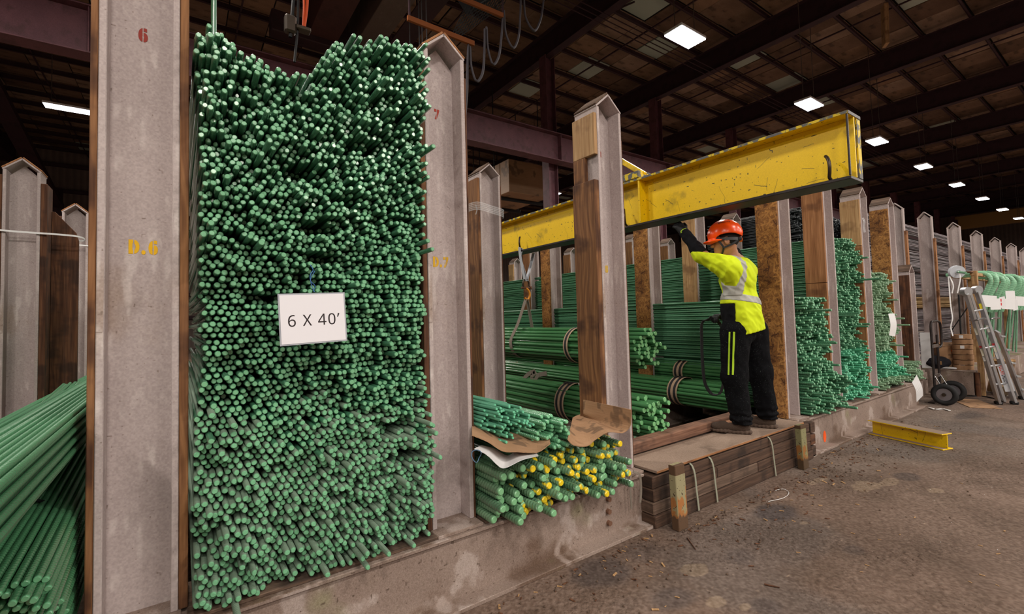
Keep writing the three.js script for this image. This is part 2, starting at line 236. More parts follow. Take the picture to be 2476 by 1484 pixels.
{
  // walls: sheeted in brown grey panels
  const wt = tex(256, 256, (u, v) => { const r = 0.5 + 0.5 * Math.sin(u * 6.283 * 5); let c = mixc([120, 104, 96], [96, 84, 78], r * 0.5 + fbm(u, v, 5, 5, 3, 71) * 0.5); return c; });
  const wb = tex(256, 8, u => 0.5 + 0.5 * Math.sin(u * 6.283 * 5), false);
  const wm = std({ map: rp(wt, 1.5), bumpMap: rp(wb, 1.5), bumpScale: 0.03, roughness: 0.8 });
  const { x0, x1, z0, z1 } = ROOM, h = DECK + 0.3, wall = (n, cx, cz, sx, sz, l) => struct(n, uvm(new THREE.BoxGeometry(sx, h, sz)), wm, l).position.set(cx, h / 2, cz);
  wall('wall_back', (x0 + x1) / 2, z0 - 0.15, x1 - x0 + 0.6, 0.3, 'sheeted back wall of the hall'); wall('wall_front', (x0 + x1) / 2, z1 + 0.15, x1 - x0 + 0.6, 0.3, 'sheeted wall behind the aisle');
  wall('wall_left', x0 - 0.15, (z0 + z1) / 2, 0.3, z1 - z0, 'sheeted end wall of the hall'); wall('wall_right', x1 + 0.15, (z0 + z1) / 2, 0.3, z1 - z0, 'sheeted far end wall of the hall');
  for (let k = 0; k < 7; k++) { const b = new MB().box(-6 + 0, 2 + k * 1.5, z0 + 0.12, 34, 0.2, 0.2, 0.01); struct('trim_' + (k + 1), b.geo(), M.roofSteel, 'horizontal wall girt'); }
  // ceiling: boards on purlins; the ones that show largest are single parts
  const ceil = struct('ceiling', uvm(new THREE.BoxGeometry(x1 - x0 + 0.6, 0.15, z1 - z0 + 0.6)), std({ color: 0x3b342f, roughness: 0.9 }), 'dark roof deck of the hall'); ceil.position.set((x0 + x1) / 2, DECK + 0.22, (z0 + z1) / 2);
  const R = rng(5), PZ = 1.36, PX = 1.224, tones = [0xffffff, 0xd8cec6, 0xb9aca2, 0xf2e6d6].map(c => std({ color: c, map: rp(T.roof, 2.2), roughness: 0.85 }));
  const pale = std({ color: 0xa9b3a6, roughness: 0.7 }), panel = uvm(cbox(PX - 0.03, 0.05, PZ - 0.06, 0.01)), list = [];
  for (let z = z1 - PZ / 2; z > z0; z -= PZ) for (let x = x0 + PX / 2; x < x1; x += PX) {
    const d = V(x, DECK, z).sub(CAM), c = d.dot(camF); if (c < 3) { list.push([x, z, 1e9]); continue; }
    const u = CX + FOC * d.dot(camR) / c, v = CY - FOC * d.dot(camU) / c; list.push([x, z, (u > -80 && u < W + 80 && v > -60 && v < 560) ? c : 1e8 + c]);
  }
  list.sort((a, b) => a[2] - b[2]); const rest = [[], [], [], [], []];
  list.forEach(([x, z], k) => {
    const q = R(), mi = q < 0.05 ? 4 : Math.floor(R() * 4), y = DECK + (R() - 0.5) * 0.05, tx = (R() - 0.5) * 0.03, tz = (R() - 0.5) * 0.03;
    if (k < 300) { const p = obj('roof_panel', panel, mi === 4 ? pale : tones[mi], ceil); p.position.set(x - ceil.position.x, y - ceil.position.y, z - ceil.position.z); p.rotation.set(tx, 0, tz); }
    else rest[mi].push(new THREE.Matrix4().compose(V(x, y, z).sub(ceil.position), new THREE.Quaternion().setFromEuler(new THREE.Euler(tx, 0, tz)), V(1, 1, 1)));
  });
  rest.forEach((r, i) => { const im = new THREE.InstancedMesh(panel, i === 4 ? pale : tones[i], r.length); r.forEach((mm, k) => im.setMatrixAt(k, mm)); im.name = 'roof_panel'; im.userData.kind = 'stuff'; ceil.add(im); });
  // girders (along z), purlins (along x)
  const ib = (mb, x, y, len, cz, h, w, tf, tw) => mb.box(x, y + tf / 2, cz, w, tf, len, 0.005).box(x, y + h - tf / 2, cz, w, tf, len, 0.005).box(x, y + h / 2, cz, tw, h - 2 * tf, len, 0.002);
  GX.forEach(x => { const b = new MB(); ib(b, x, G, z1 - z0, (z0 + z1) / 2, 0.88, 0.3, 0.03, 0.02); struct('roof_girder', b.geo(), M.roofSteel, 'dark brown steel roof girder'); });
  for (let z = z1 - 0.02; z > z0; z -= PZ) { const b = new MB().box((x0 + x1) / 2, G + 0.88 + 0.105, z, x1 - x0, 0.2, 0.03, 0.003).box((x0 + x1) / 2, G + 0.885 + 0.006, z + 0.035, x1 - x0, 0.012, 0.07, 0.002); struct('roof_purlin', b.geo(), M.roofSteel, 'dark brown roof purlin'); }
  // sag rods and knee braces between girders
  for (const x of GX) if (x > 4 && x < 40) for (const z of [-4.2, -9.6, -15]) { const b = new MB().cyl(V(x + 0.15, G + 0.1, z), V(x + 1.3, G + 0.86, z), 0.03, 0.03, 6); struct('roof_brace', b.geo(), M.roofSteel, 'slim knee brace from girder to purlin'); }
  for (let k = 0; k < GX.length - 1; k++) { const xm = (GX[k] + GX[k + 1]) / 2; const b = new MB().box(xm, G + 0.95, (z0 + z1) / 2, 0.05, 0.05, z1 - z0, 0.005); struct('roof_bridging', b.geo(), M.roofSteel, 'thin bridging bar under the roof boards'); }
  // column line and crane runway at z = -12.3
  GX.forEach((x, i) => { if (i < 1 || (x > -3 && x < 0)) return; const b = new MB(); b.box(x - 0.2, G / 2, -12.55, 0.03, G, 0.36, 0.004).box(x + 0.2, G / 2, -12.55, 0.03, G, 0.36, 0.004).box(x, G / 2, -12.55, 0.4, G, 0.02, 0.002); struct('steel_column', b.geo(), M.purple, 'purple brown steel column carrying the crane runway'); });
  { const b = new MB(), L = x1 - x0, cx = (x0 + x1) / 2, zc = -12.1; b.box(cx, 7.76, zc, L, 0.03, 0.42, 0.004).box(cx, 6.82, zc, L, 0.03, 0.42, 0.004).box(cx, 7.29, zc, L, 0.9, 0.02, 0.002); GX.forEach(x => b.box(x, 7.29, zc + 0.1, 0.02, 0.9, 0.18, 0.002)); struct('crane_runway_beam', b.geo(), M.purple, 'purple brown crane runway beam'); const r = new MB().box(cx, 7.83, zc, L, 0.1, 0.07, 0.01); for (let x = x0 + 0.5; x < x1; x += 0.8) r.box(x, 7.79, zc, 0.04, 0.03, 0.3, 0.004); struct('crane_rail', r.geo(), M.roofSteel, 'crane rail with clips on the runway beam'); }
  { const c = new MB(); for (const dy of [0, 0.12, 0.24]) c.box((x0 + x1) / 2, G - 0.25 - dy * 0.6, -9.4 - dy, x1 - x0, 0.025, 0.025, 0.002); tag(c.build('conductor_bars', M.roofSteel), 'three thin conductor bars running under the roof girders', 'conductor'); }
  // rafter and column of the next aisle, seen past the left post
  { const c = onZ(137, 470, -34), b = new MB().box(c.x, 4.5, -34, 0.45, 9, 0.4, 0.01); struct('steel_column', b.geo(), M.roofSteel, 'column against the back wall'); const e = onZ(60, 330, -22), s2 = onZ(-70, 110, -25); const r = new MB().bar(V(c.x, 8.0, -34), s2, 0.3, 0.6, 0.01, V(1, 0, 0)); struct('roof_rafter', r.geo(), M.roofSteel, 'sloping rafter of the next aisle'); }
  // ducts and hangers of the next aisle under the runway
  { const y = 6.3, a = onY(1220, 468, y), b = onY(1312, 428, y); const t = thing('air_duct', 'long tan sheet metal duct hung under the runway of the next aisle', 'duct', [a.x, 0, 0]);
    const z0d = Math.min(a.z, b.z) - 3, z1d = -14.5; new MB().box(1.0, y + 0.65, (z0d + z1d) / 2, 2.0, 1.3, z1d - z0d, 0.02).build('duct_body', std({ map: rp(T.card, 2.5), roughness: 0.6 }), t);
    for (let k = 0; k < 6; k++) { const z = z1d - 0.8 - k * 1.6; new MB().box(1.0, y - 0.06, z, 2.5, 0.12, 0.12, 0.01).build('hanger', M.black, t); for (const x of [-0.15, 2.15]) new MB().cyl(V(x, y, z), V(x, G, z), 0.02, 0.02, 6).build('rod', M.black, t); }
    const t2 = thing('concrete_beam', 'stained grey beam below the tan duct of the next aisle', 'beam', [0, 0, 0]); const p = onY(1220, 495, 5.6), q = onY(1312, 455, 5.6); new MB().box((p.x + q.x) / 2 + 0.6, 5.9, -26, 0.8, 0.6, 20, 0.02).build('beam_body', M.base, t2); }
}
// LED high-bay panels: housing, glowing diffuser, two rods, and an area light of the same size
const lampGlow = new THREE.MeshStandardMaterial({ color: 0xffffff, emissive: 0xf4f7ff, emissiveIntensity: 9 });
function highBay(x, z, label, group, y = 8.1, sx = 1.0, sz = 0.5, nits = LAMP_NITS) {
  const t = thing('high_bay_light', label, 'light', [x, y, z], 0, group);
  new MB().box(0, 0.05, 0, sx, 0.07, sz, 0.01).build('housing', M.white, t);
  const d = new MB(); const n = 6; for (let k = 0; k < n; k++) d.box(0, 0, (k - (n - 1) / 2) * sz / n, sx * 0.97, 0.03, sz / n * 0.8, 0.006); d.build('diffuser', lampGlow, t);
  for (const s of [-1, 1]) new MB().cyl(V(s * sx * 0.4, 0.08, 0), V(s * sx * 0.4, DECK - 0.045 - y, 0), 0.012, 0.012, 6).build('rod', M.chrome, t);
  const l = new THREE.RectAreaLight(LAMP_COLOR, nits, sx, sz); l.position.set(0, -0.03, 0); l.rotation.x = -Math.PI / 2; t.add(l); return t;
}
for (let k = -3; k <= 7; k++) { if (k === -1) continue; const x = 9.95 + 6.13 * k + (k > 0 ? 0.6 : k < 0 ? 1.75 : 0); highBay(x, -6.45, 'bright rectangular LED high-bay light over the rebar racks', 'high-bay lights over the racks'); }
for (const z of [4.2, 9.7, 15.2]) for (let k = -3; k <= 4; k++) highBay(5.6 + 6.13 * k, z, 'bright LED high-bay light over the open aisle', 'high-bay lights over the aisle');
for (let k = -1; k <= 5; k++) highBay(-2.45 + 9.2 * k, -18.95, 'strip LED light hung in the next aisle behind the runway', 'strip lights of the next aisle', 8.1, 1.8, 0.35, LAMP_NITS);
// ------------------------------------------------------------ rack: base beams, posts, wood facings
const BASE = 0.356, PD = 0.225, PW = 0.245, PH = 2.545, PA = 2.65, ROWZ = [-2.242, -3.94, -6.0, -7.9, -10.0];
{
  const mk = (x0, x1, label, zf = -2.145, face = 0.02) => { const t = thing('base_beam', label, 'beam', [(x0 + x1) / 2, 0, zf]); const L = x1 - x0;
    new MB().box(0, 0.329, -0.17, L, 0.018, 0.34, 0.003).build('top_flange', M.base, t); new MB().box(0, 0.17, -face - 0.008, L, 0.3, 0.016, 0.002).build('web', M.base, t); new MB().box(0, 0.011, -0.02, L, 0.022, 0.19, 0.003).build('bottom_flange', M.base, t); return t; };
  const b1 = mk(-3.2, 2.6, 'chalky rusted steel base beam under the green rebar stack'); mk(4.99, 8.72, 'rust-streaked steel base beam with greenish paint beside the timber step'); mk(2.62, 4.97, 'steel base beam hidden behind the timber step', -2.34);
  { const e = scene.getObjectByName('base_beam_001'); new MB().box(2.14, 0.329, -0.2, 0.56, 0.018, 0.34, 0.003).build('end_plate', M.base, e); new MB().box(2.25, 0.16, -0.28, 0.3, 0.32, 0.1, 0.003).build('end_block', M.base, e); }
  for (const [u, v] of [[1469, 1205], [1469, 1235], [1470.5, 1263]]) { const p = onZ(u, v, -2.165); const m = new MB().cyl(V(0, 0, 0), V(0, 0, 0.022), 0.0185, 0.017, 6).build('bolt', M.rust, b1); m.position.set(p.x - b1.position.x, p.y, p.z - b1.position.z); }
  const orange = onZ(1995, 1055, -2.16); const om = obj('paint_mark', new THREE.CircleGeometry(1, 20), std({ color: 0xf2590f, roughness: 0.7 }), scene.getObjectByName('base_beam_001')); om.scale.set(0.035, 0.06, 1); om.position.set(orange.x - scene.getObjectByName('base_beam_001').position.x, orange.y, -0.018);
  ROWZ.slice(1).forEach((z, i) => mk(-4, 9.2, ['steel base beam under the second row of posts', 'steel base beam under the third row of posts', 'steel base beam under the fourth row of posts', 'steel base beam under the fifth row of posts'][i], z + 0.1));
  for (const [x0, x1, l] of [[0.02, 1.05, 'worn brown board on the base beam under the green rebar stack'], [1.33, 2.33, 'worn brown board on the base beam under the yellow-tipped bars'], [5.21, 6.01, 'worn board on the base beam under the chest-high stack'], [6.31, 7.12, 'worn board on the base beam under the head-high stack'], [7.43, 8.19, 'worn board on the base beam under the dusty stack']]) tag(new MB().box((x0 + x1) / 2, 0.3455, -2.32, x1 - x0, 0.015, 0.3, 0.003, null, true).build('base_board', M.timber), l, 'board');
}
function stencil(txt, color, h, gaps = [0.5]) {       // spray-stencilled characters on a clear sheet
  const fs = 128, c = document.createElement('canvas'); c.width = 72 * txt.length + 20; c.height = 140; const k = c.getContext('2d');
  k.fillStyle = '#000'; k.fillRect(0, 0, c.width, c.height); k.fillStyle = '#fff'; k.font = 'bold ' + fs + 'px sans-serif'; k.textBaseline = 'middle'; k.textAlign = 'center';
  for (let i = 0; i < txt.length; i++) { k.fillText(txt[i], 46 + 72 * i, 72); k.lineWidth = 9; k.strokeStyle = '#fff'; k.strokeText(txt[i], 46 + 72 * i, 72); if (/[0-9A-Z]/.test(txt[i])) { k.fillStyle = '#000'; k.fillRect(42 + 72 * i, 0, 8, 140); k.fillStyle = '#fff'; } }
  const t = new THREE.CanvasTexture(c); const m = std({ color, roughness: 0.8, alphaMap: t, transparent: true }); const w = h * c.width / 140 * 1.05, g = new THREE.PlaneGeometry(w, h * 1.4); return new THREE.Mesh(g, m);
}
// left, right: lists of boards [y0, y1, material, thickness] from the base; cap: material of a board on the cap
function makePost(x, zf, label, o = {}) {
  const hs = o.h ?? PH, ha = hs + (PA - PH), t = thing('rack_post', label, 'post', [x, BASE, zf - PD / 2], o.turn || 0, o.group), w = PW / 2, f = 0.024, pm = o.mat || M.post;
  const sc = o.turn ? 0 : 0;
  if (o.thin) t.scale.set(0.82, 1, o.thin);
  for (const s of [-1, 1]) new MB().box(s * (w - f / 2), hs / 2, 0, f, hs, PD, 0.003).build('flange', o.edge || pm, t);
  new MB().prism([[-w + f, 0], [w - f, 0], [w - f, hs - 0.03], [0, ha - 0.035], [-w + f, hs - 0.03]], 0.016, new THREE.Matrix4().makeTranslation(0, 0, -0.008)).build('web', pm, t);
  const c = new MB(); const a = Math.atan2(ha - hs, w), L = Math.hypot(ha - hs, w) + 0.008; for (const s of [-1, 1]) c.box(s * w / 2, (ha + hs) / 2 + 0.002, 0, L, 0.013, PD, 0.002, [0, 0, -s * a]); c.build('cap', o.edge || pm, t);
  if (o.cap) for (const s of o.cap === M.woodOrange ? [-1, 1] : [-1]) new MB().box(s * (w / 2 + 0.006), (ha + hs) / 2 + 0.016, 0, L * 0.98, 0.012, PD * 0.98, 0.002, [0, 0, -s * a]).build('cap_board', o.cap, t);
  new MB().box(0, -0.009, 0.03, PW + 0.02, 0.018, PD + 0.1, 0.003).build('base_plate', M.base, t);
  const board = (s, [y0, y1, m, th = 0.03, zw = PD - 0.006, dz = 0]) => new MB().box(s * (w + th / 2 + 0.001), (y0 + y1) / 2, dz, th, y1 - y0, zw, 0.003).build('wood_facing', m, t);
  (o.left || []).forEach(b => board(-1, b)); (o.right || []).forEach(b => board(1, b));
  return t;
}
function mark(post, txt, color, u, v, hpx) { const z = post.position.z + 0.0095, p = onZ(u, v, z), q = onZ(u, v + hpx, z), s = stencil(txt, color, p.y - q.y); s.name = 'stencil'; s.position.set(p.x - post.position.x, p.y - post.position.y, z - post.position.z); post.add(s); return s; }
const P = {};
P[6] = makePost(-0.1295, ROWZ[0], 'wide grey steel rack post stencilled red 6 and yellow D.6', { left: [[0, PH, M.woodBrown, 0.022]], right: [[0, PH, M.woodBrown, 0.03]] });
P[7] = makePost(1.1805, ROWZ[0], 'grey steel rack post stencilled red 7 and yellow D.7, dark wood on its side', { left: [[0, 1.62, M.woodDark, 0.028], [1.62, PH - 0.04, M.woodBrown, 0.028]], right: [[0, PH - 0.1, M.woodDark, 0.012]], cap: M.woodOrange });
P[8] = makePost(2.4855, ROWZ[0], 'grey steel rack post stencilled yellow 8, faced with a split brown plank', { left: [[0.0, 2.02, M.woodBrown, 0.045], [2.2, PH - 0.05, M.woodLight, 0.03], [1.96, 2.2, M.woodBrown, 0.03, 0.12, -0.05]], right: [[0, PH - 0.2, M.woodDark, 0.008]], cap: M.timber });
P[9] = makePost(5.06, ROWZ[0], 'steel rack post faced with strand board beside the worker', { left: [[0, PH - 0.05, M.osb, 0.03]], right: [[0, PH - 0.1, M.woodDark, 0.01]] });
P[10] = makePost(6.156, ROWZ[0], 'steel rack post faced with two smooth orange brown boards', { left: [[0, 1.38, M.woodOrange, 0.03], [1.385, PH - 0.05, M.woodOrange, 0.03]] });
P[11] = makePost(7.28, ROWZ[0], 'steel rack post faced with a pale scuffed board, plastic scrap hanging on it', { left: [[0, 1.88, M.woodOrange, 0.03], [1.885, PH - 0.06, M.woodLight, 0.035]], cap: M.timber });
P[12] = makePost(8.34, ROWZ[0], 'last tall front rack post faced with mottled strand board', { left: [[0, PH - 0.06, M.osb, 0.03]], cap: M.timber });
P[13] = makePost(9.1, ROWZ[0], 'short rack post faced with a rust brown board at the end of the rack', { h: 1.6, left: [[0, 1.56, M.woodDark, 0.03]], cap: M.timber });
mark(P[6], '6', 0x8e2f26, 346, 84, 33); mark(P[6], 'D.6', 0xe6b313, 347, 597, 34); mark(P[7], '7', 0xa03a2c, 1056, 276, 24); mark(P[7], 'D.7', 0xd8ab2c, 1066, 633, 25); mark(P[8], '8', 0xd8b136, 1467, 650, 18); mark(P[8], '1', 0x9a4636, 1452, 373, 14);
// posts of the rows behind, each where its cap shows
const back = [
  [1, 8, 2.565, M.woodBrown, 'row-two rack post wrapped with clear stretch film, behind the post stencilled 8'], [1, 9, 5.16, M.osb, 'row-two rack post faced with strand board behind the hanging bundle end'], [1, 10, 6.24, M.woodLight, 'row-two rack post with a pale board and a bit of blue tape'], [1, 11, 7.28, M.woodBrown, 'row-two rack post whose cap shows behind the orange helmet'], [1, 12, 8.35, M.osb, 'row-two rack post hidden behind the strand-board post'],
  [1, 7, 1.22, M.woodDark, 'row-two rack post behind the main rebar stack'], [1, 6, -0.13, M.woodDark, 'row-two rack post behind the post stencilled 6'],
  [2, 5, -1.19, M.woodDark, 'white-strapped rack post with a rounded brown board, left of the post stencilled 6'], [2, 9, 5.2, M.osb, 'row-three rack post with rough strand board beside the hanging sling'], [2, 11, 7.30, M.woodBrown, 'row-three rack post with a brown board above the green stack'], [2, 12, 8.43, M.woodBrown, 'row-three rack post with an open cap seen past the strand-board post'], [2, 10, 6.26, M.osb, 'row-three rack post behind the plank of post 8'],
  [3, 5, -1.09, M.woodDark, 'white-strapped slim rack post close to the left edge of post 6'], [3, 10, 6.24, M.woodBrown, 'row-four rack post standing behind the hanging sling'], [3, 11, 7.42, M.woodBrown, 'row-four rack post whose cap shows under the yellow lifting beam'],
  [4, 11, 7.33, M.woodLight, 'row-five rack post with a pale board behind the sling hook'], [4, 10, 6.2, M.woodBrown, 'row-five rack post, lowest of those seen left of the sling'], [4, 5, -1.2, M.woodDark, 'row-five rack post hidden at the far left'],
];
const PB = {};
for (const [r, l, x, m, label] of back) { PB[r + '_' + l] = makePost(x, ROWZ[r], label, { left: [[0, PH - 0.05, m, 0.03]], right: [[0, PH - 0.1, l === 5 ? m : M.woodDark, l === 5 ? 0.045 : 0.012]], cap: l === 5 ? M.woodOrange : M.timber }); }
// rounded board beside the left post, white straps round the left posts
{ const p = PB['2_5'].position, s = [[0, 0], [0.19, 0], [0.19, 1.95], [0.17, 2.03], [0.02, 2.22], [0, 2.22]];
  const b = new MB().prism(s, 0.03, null, 0.002).build('plywood_board', M.woodDark); b.position.set(p.x + PW / 2 + 0.05, BASE, p.z - 0.1); tag(b, 'tall brown plywood board with a rounded top corner beside the strapped post', 'board');
  for (const k of ['2_5', '3_5']) { const q = PB[k].position, y = k === '2_5' ? onZ(50, 560, q.z + 0.11).y : onZ(180, 591, q.z + 0.11).y, w = PW / 2 + 0.06, d = PD / 2 + 0.01; const pts = [V(-w, y, d), V(0, y - 0.004, d + 0.004), V(k === '2_5' ? w + 0.2 : w, y - 0.015, d), V(k === '2_5' ? w + 0.2 : w, y - 0.02, -d), V(0, y, -d), V(-w, y, -d)].map(v => v.add(V(q.x, 0, q.z))); tag(new MB().strap(pts, 0.016, 0.002, V(0, 1, 0), 40, true).build('strap_band', M.white), k === '2_5' ? 'white plastic band round the post with the rounded board' : 'white plastic band round the slim post left of post 6', 'band'); }
}
// stretch film round the row-two post, scrap of plastic, blue tape
{ const q = PB['1_8'].position, y = onZ(1190, 507, q.z + 0.11).y, f = thing('stretch_film', 'clear stretch film wound round the row-two post', 'film', [q.x, y, q.z]); for (let k = 0; k < 5; k++) { const h = (k - 2) * 0.017, w = PW / 2 + 0.035 + k * 0.0006, d = PD / 2 + 0.006 + k * 0.0006; new MB().strap([V(-w, h + 0.02, d), V(0, h, d + 0.002), V(w, h - 0.03, d), V(w, h - 0.02, -d), V(0, h, -d), V(-w, h + 0.02, -d)], 0.013, 0.0008, V(0, 1, 0), 40, true).build('wrap', M.plastic, f); }
  new MB().strap([V(-PW / 2 - 0.05, 0.03, 0.1), V(-PW / 2 - 0.045, -0.02, 0.12), V(-PW / 2 - 0.055, -0.07, 0.11)], 0.02, 0.001, V(0, 0, 1), 8).build('tail', M.plastic, f);
  const h = onZ(2087, 545, -2.236); tag(new MB().strap([V(0, 0.1, 0), V(0.01, 0.05, 0.012), V(0, 0, 0.006), V(0.012, -0.09, 0.01)].map(v => v.add(h)), 0.05, 0.0015, V(1, 0, 0.2), 12).build('plastic_scrap', M.plastic), 'scrap of clear plastic hanging on the post with the pale scuffed board', 'scrap');
  const b = onZ(1709, 694, PB['1_10'].position.z + 0.01); tag(new MB().box(b.x, b.y, b.z - 0.0005, 0.045, 0.03, 0.002, 0.0005, [0, 0, 0.2]).build('blue_tape', std({ color: 0x1d3c8c, roughness: 0.5 })), 'bit of blue tape on a row-two post web', 'tape'); }
// ------------------------------------------------------------ timber step with plywood top
M.timberR = std({ map: woodTex([138, 100, 80], [104, 72, 56], [70, 48, 38], 290), bumpMap: T.woodBump, bumpScale: 0.005, roughness: 0.92 });
{
  const t = thing('timber_step', 'step of stacked weathered timbers bound with bands where the worker stands', 'step', [3.75, 0, -2.1]);
  const R = rng(31), rows = 4, h = 0.335 / rows;
  for (let r = 0; r < rows; r++) { const cuts = r === 1 ? [-1.17, 0.2, 1.2] : r === 2 ? [-1.16, -0.4, 1.21] : [-1.17 + r * 0.005, 1.22]; for (let k = 0; k < cuts.length - 1; k++) { const x0 = cuts[k], x1 = cuts[k + 1] - 0.004, off = 0.02 * (1 - r / 3) ; new MB().box((x0 + x1) / 2, h * (r + 0.5), off + (R() - 0.5) * 0.008 - 0.05, x1 - x0, h - 0.004, 0.16, 0.006, [0, 0, (R() - 0.5) * 0.003], true).build('timber', R() < 0.5 ? M.timber : M.timberB, t); } }
  for (const [x, len] of [[-0.72, 0.335], [-0.48, 0.335], [0.42, 0.335]]) new MB().strap([V(x, 0.342, -0.1), V(x, 0.342, 0.02), V(x + 0.004, 0.3, 0.047), V(x + 0.01, 0.15, 0.06), V(x + 0.02, 0.01, 0.066)], 0.018, 0.003, V(1, 0, 0), 16).build('band', std({ color: 0x8d8d7c, roughness: 0.8 }), t);
  for (let k = 0; k < 3; k++) new MB().box(1.28 + 0, 0.055 + k * 0.115, -0.04, 0.1, 0.1, 0.14, 0.005, null, true).build('timber', k === 1 ? M.woodDark : M.timberB, t);
  const ply = new MB().box(0, 0, 0, 2.2, 0.018, 0.24, 0.002, null, true).build('plywood_sheet', M.ply); ply.position.set(3.74, 0.3575, -2.19); new MB().box(0, 0, 0.1215, 2.2, 0.014, 0.003, 0.0005, null, true).build('raw_edge', M.woodOrange, ply); tag(ply, 'thin dusty plywood sheet lying on the timber step under the worker', 'plywood');
  const ply2 = new MB().box(0, 0, 0, 2.26, 0.018, 0.12, 0.002, null, true).build('plywood_sheet', M.ply); ply2.position.set(3.77, 0.3475, -2.37); tag(ply2, 'plywood sheet between the timber step and the squared reddish beam', 'plywood');
  const stake = (u, v0, v1, w, mtop, label) => { const b = onY(u, v1, 0), tp = onZ(u, v0, b.z); const g = thing('wooden_stake', label, 'stake', [b.x, 0, b.z - 0.03]); new MB().box(0, tp.y / 2, 0, w, tp.y, 0.055, 0.004, [-0.03, 0, 0]).build('stake_body', mtop, g); return g; };
  const st = tex(128, 512, (u, v) => { const n = fbm(u, v, 4, 6, 4, 44); let c = mixc([162, 106, 56], [146, 150, 120], 0.8 * sstep(0.5, 0.72, v + (n - 0.5) * 1.3)); c = mixc(c, [78, 58, 44], 0.85 * sstep(0.34, 0.22, v + (n - 0.5) * 0.5)); const p = vn(u * 12, v * 40, 12, 40, 9); if (p > 0.9) c = [70, 52, 38]; return c; });
  st.repeat.set(1 / 0.12, 1 / 0.36); const sm = std({ map: st, roughness: 0.9, bumpMap: T.woodBump, bumpScale: 0.002 });
  const g1 = stake(1653, 1122, 1281, 0.105, sm, 'upright stake painted orange and pale green before the timber step'); const g2 = stake(1950, 1026, 1134, 0.1, std({ map: st, color: 0xe0e6d8, roughness: 0.9 }), 'upright stake painted pale green at the far end of the step');
  const bm = new MB().box(0, 0, 0, 1.7, 0.085, 0.12, 0.008, null, true).build('timber_beam', M.timberR); bm.position.set(3.6, 0.402, -2.5); bm.rotation.y = 0.02; tag(bm, 'squared reddish timber lying behind the plywood of the step', 'timber');
  const sc = new MB().prism([[0, 0], [0.05, 0.01], [0.075, 0.045], [0.05, 0.06], [0.04, 0.045], [0.03, 0.08], [0.02, 0.05], [0.008, 0.085], [0, 0.05]], 0.006).build('green_scrap', M.tealPaint); const q = onY(1533, 1080, 0.36); sc.position.copy(q); sc.rotation.y = 0.2; tag(sc, 'torn pale green scrap lying at the foot of post 8', 'scrap');
}
// ------------------------------------------------------------ reinforcing bars
const lin = h => { const c = new THREE.Color(h); return [c.r, c.g, c.b]; };
// one bar along -z, its sheared end at the origin; ribs on the first lr metres
function barGeo(o) {
  const { r, L, lr = 0, pitch = 0.014, rh = 0.0009, seg = 9, body, end, seed = 1, mark = null, cut = 0.004, smoothEnd = false } = o, R = rng(seed * 7919 + 13), rings = [];
  const sx = smoothEnd ? 1 : 0.8 + R() * 0.16, ax = R() * 6.28, tilt = smoothEnd ? 0.02 : (R() - 0.5) * 0.24, ch = r * (smoothEnd ? 0.08 : 0.24);
  rings.push([0, r - ch, 1], [-ch * 0.8, r * 0.985, 1], [-ch * 0.8 - 0.006, r, 0]);
  if (lr) { let z = -0.014; while (z > -lr) { rings.push([z, r, 0], [z - pitch * 0.2, r + rh, 0], [z - pitch * 0.45, r + rh, 0], [z - pitch * 0.65, r, 0]); z -= pitch; } }
  rings.push([-L, r, 0]);
  const pos = [], col = [], uv = [], idx = [], n = seg;
  const wob = [...Array(seg + 1)].map(() => smoothEnd ? 1 : 0.92 + R() * 0.12); wob[seg] = wob[0]; const shape = (a, rad, k) => { if (k) rad *= wob[Math.round(a / (2 * Math.PI) * seg)]; const e = k ? 1 : 0.4, q = 1 - (1 - sx) * e * Math.abs(Math.cos(a - ax)); return rad * q; };
  rings.forEach(([z, rad, k], i) => { for (let j = 0; j <= n; j++) { const a = j / n * Math.PI * 2, rr = shape(a, rad, k); const zz = z + (i < 3 ? tilt * rr * Math.cos(a - ax) : (lr && i < rings.length - 1 ? 0.25 * pitch * Math.sin(2 * a) : 0)); pos.push(rr * Math.cos(a), rr * Math.sin(a), zz); uv.push(-z, j / n * 2 * Math.PI * r); const c = i < 2 ? (mark && (mark.part >= 1 || Math.sin(a + seed) < mark.part * 2 - 1) ? mark.color : end) : (mark && mark.spill && i < 8 && Math.sin(a * 2 + seed) > 0.6 ? mark.color : body); col.push(...c); } });
  for (let i = 0; i < rings.length - 1; i++) for (let j = 0; j < n; j++) { const a = i * (n + 1) + j, b = a + n + 1; idx.push(a, b, a + 1, a + 1, b, b + 1); }
  const c0 = pos.length / 3; pos.push(0, 0, 0); uv.push(0, 0); col.push(...(mark && mark.part > 0.45 ? mark.color : end)); // flat sheared face with its own normals
  for (let j = 0; j <= n; j++) { pos.push(pos[3 * j], pos[3 * j + 1], pos[3 * j + 2]); uv.push(0, 0); col.push(col[3 * j], col[3 * j + 1], col[3 * j + 2]); } for (let j = 0; j < n; j++) idx.push(c0, c0 + 1 + j, c0 + 2 + j);
  const g = new THREE.BufferGeometry(); g.setAttribute('position', new THREE.Float32BufferAttribute(pos, 3)); g.setAttribute('uv', new THREE.Float32BufferAttribute(uv, 2)); g.setAttribute('color', new THREE.Float32BufferAttribute(col, 3)); g.setIndex(idx); g.computeVertexNormals(); return g;
}
const ribBump = retile(T.rib, 1 / 0.056, 1);
const barMat = (rough, ribs = false, extra = {}) => std(Object.assign({ vertexColors: true, roughness: rough, bumpMap: ribs ? ribBump : null, bumpScale: ribs ? 0.001 : 1 }, extra));
const coat = (r, c) => new THREE.MeshPhysicalMaterial({ vertexColors: true, roughness: r, clearcoat: 1, clearcoatRoughness: c, ior: 1.6 });
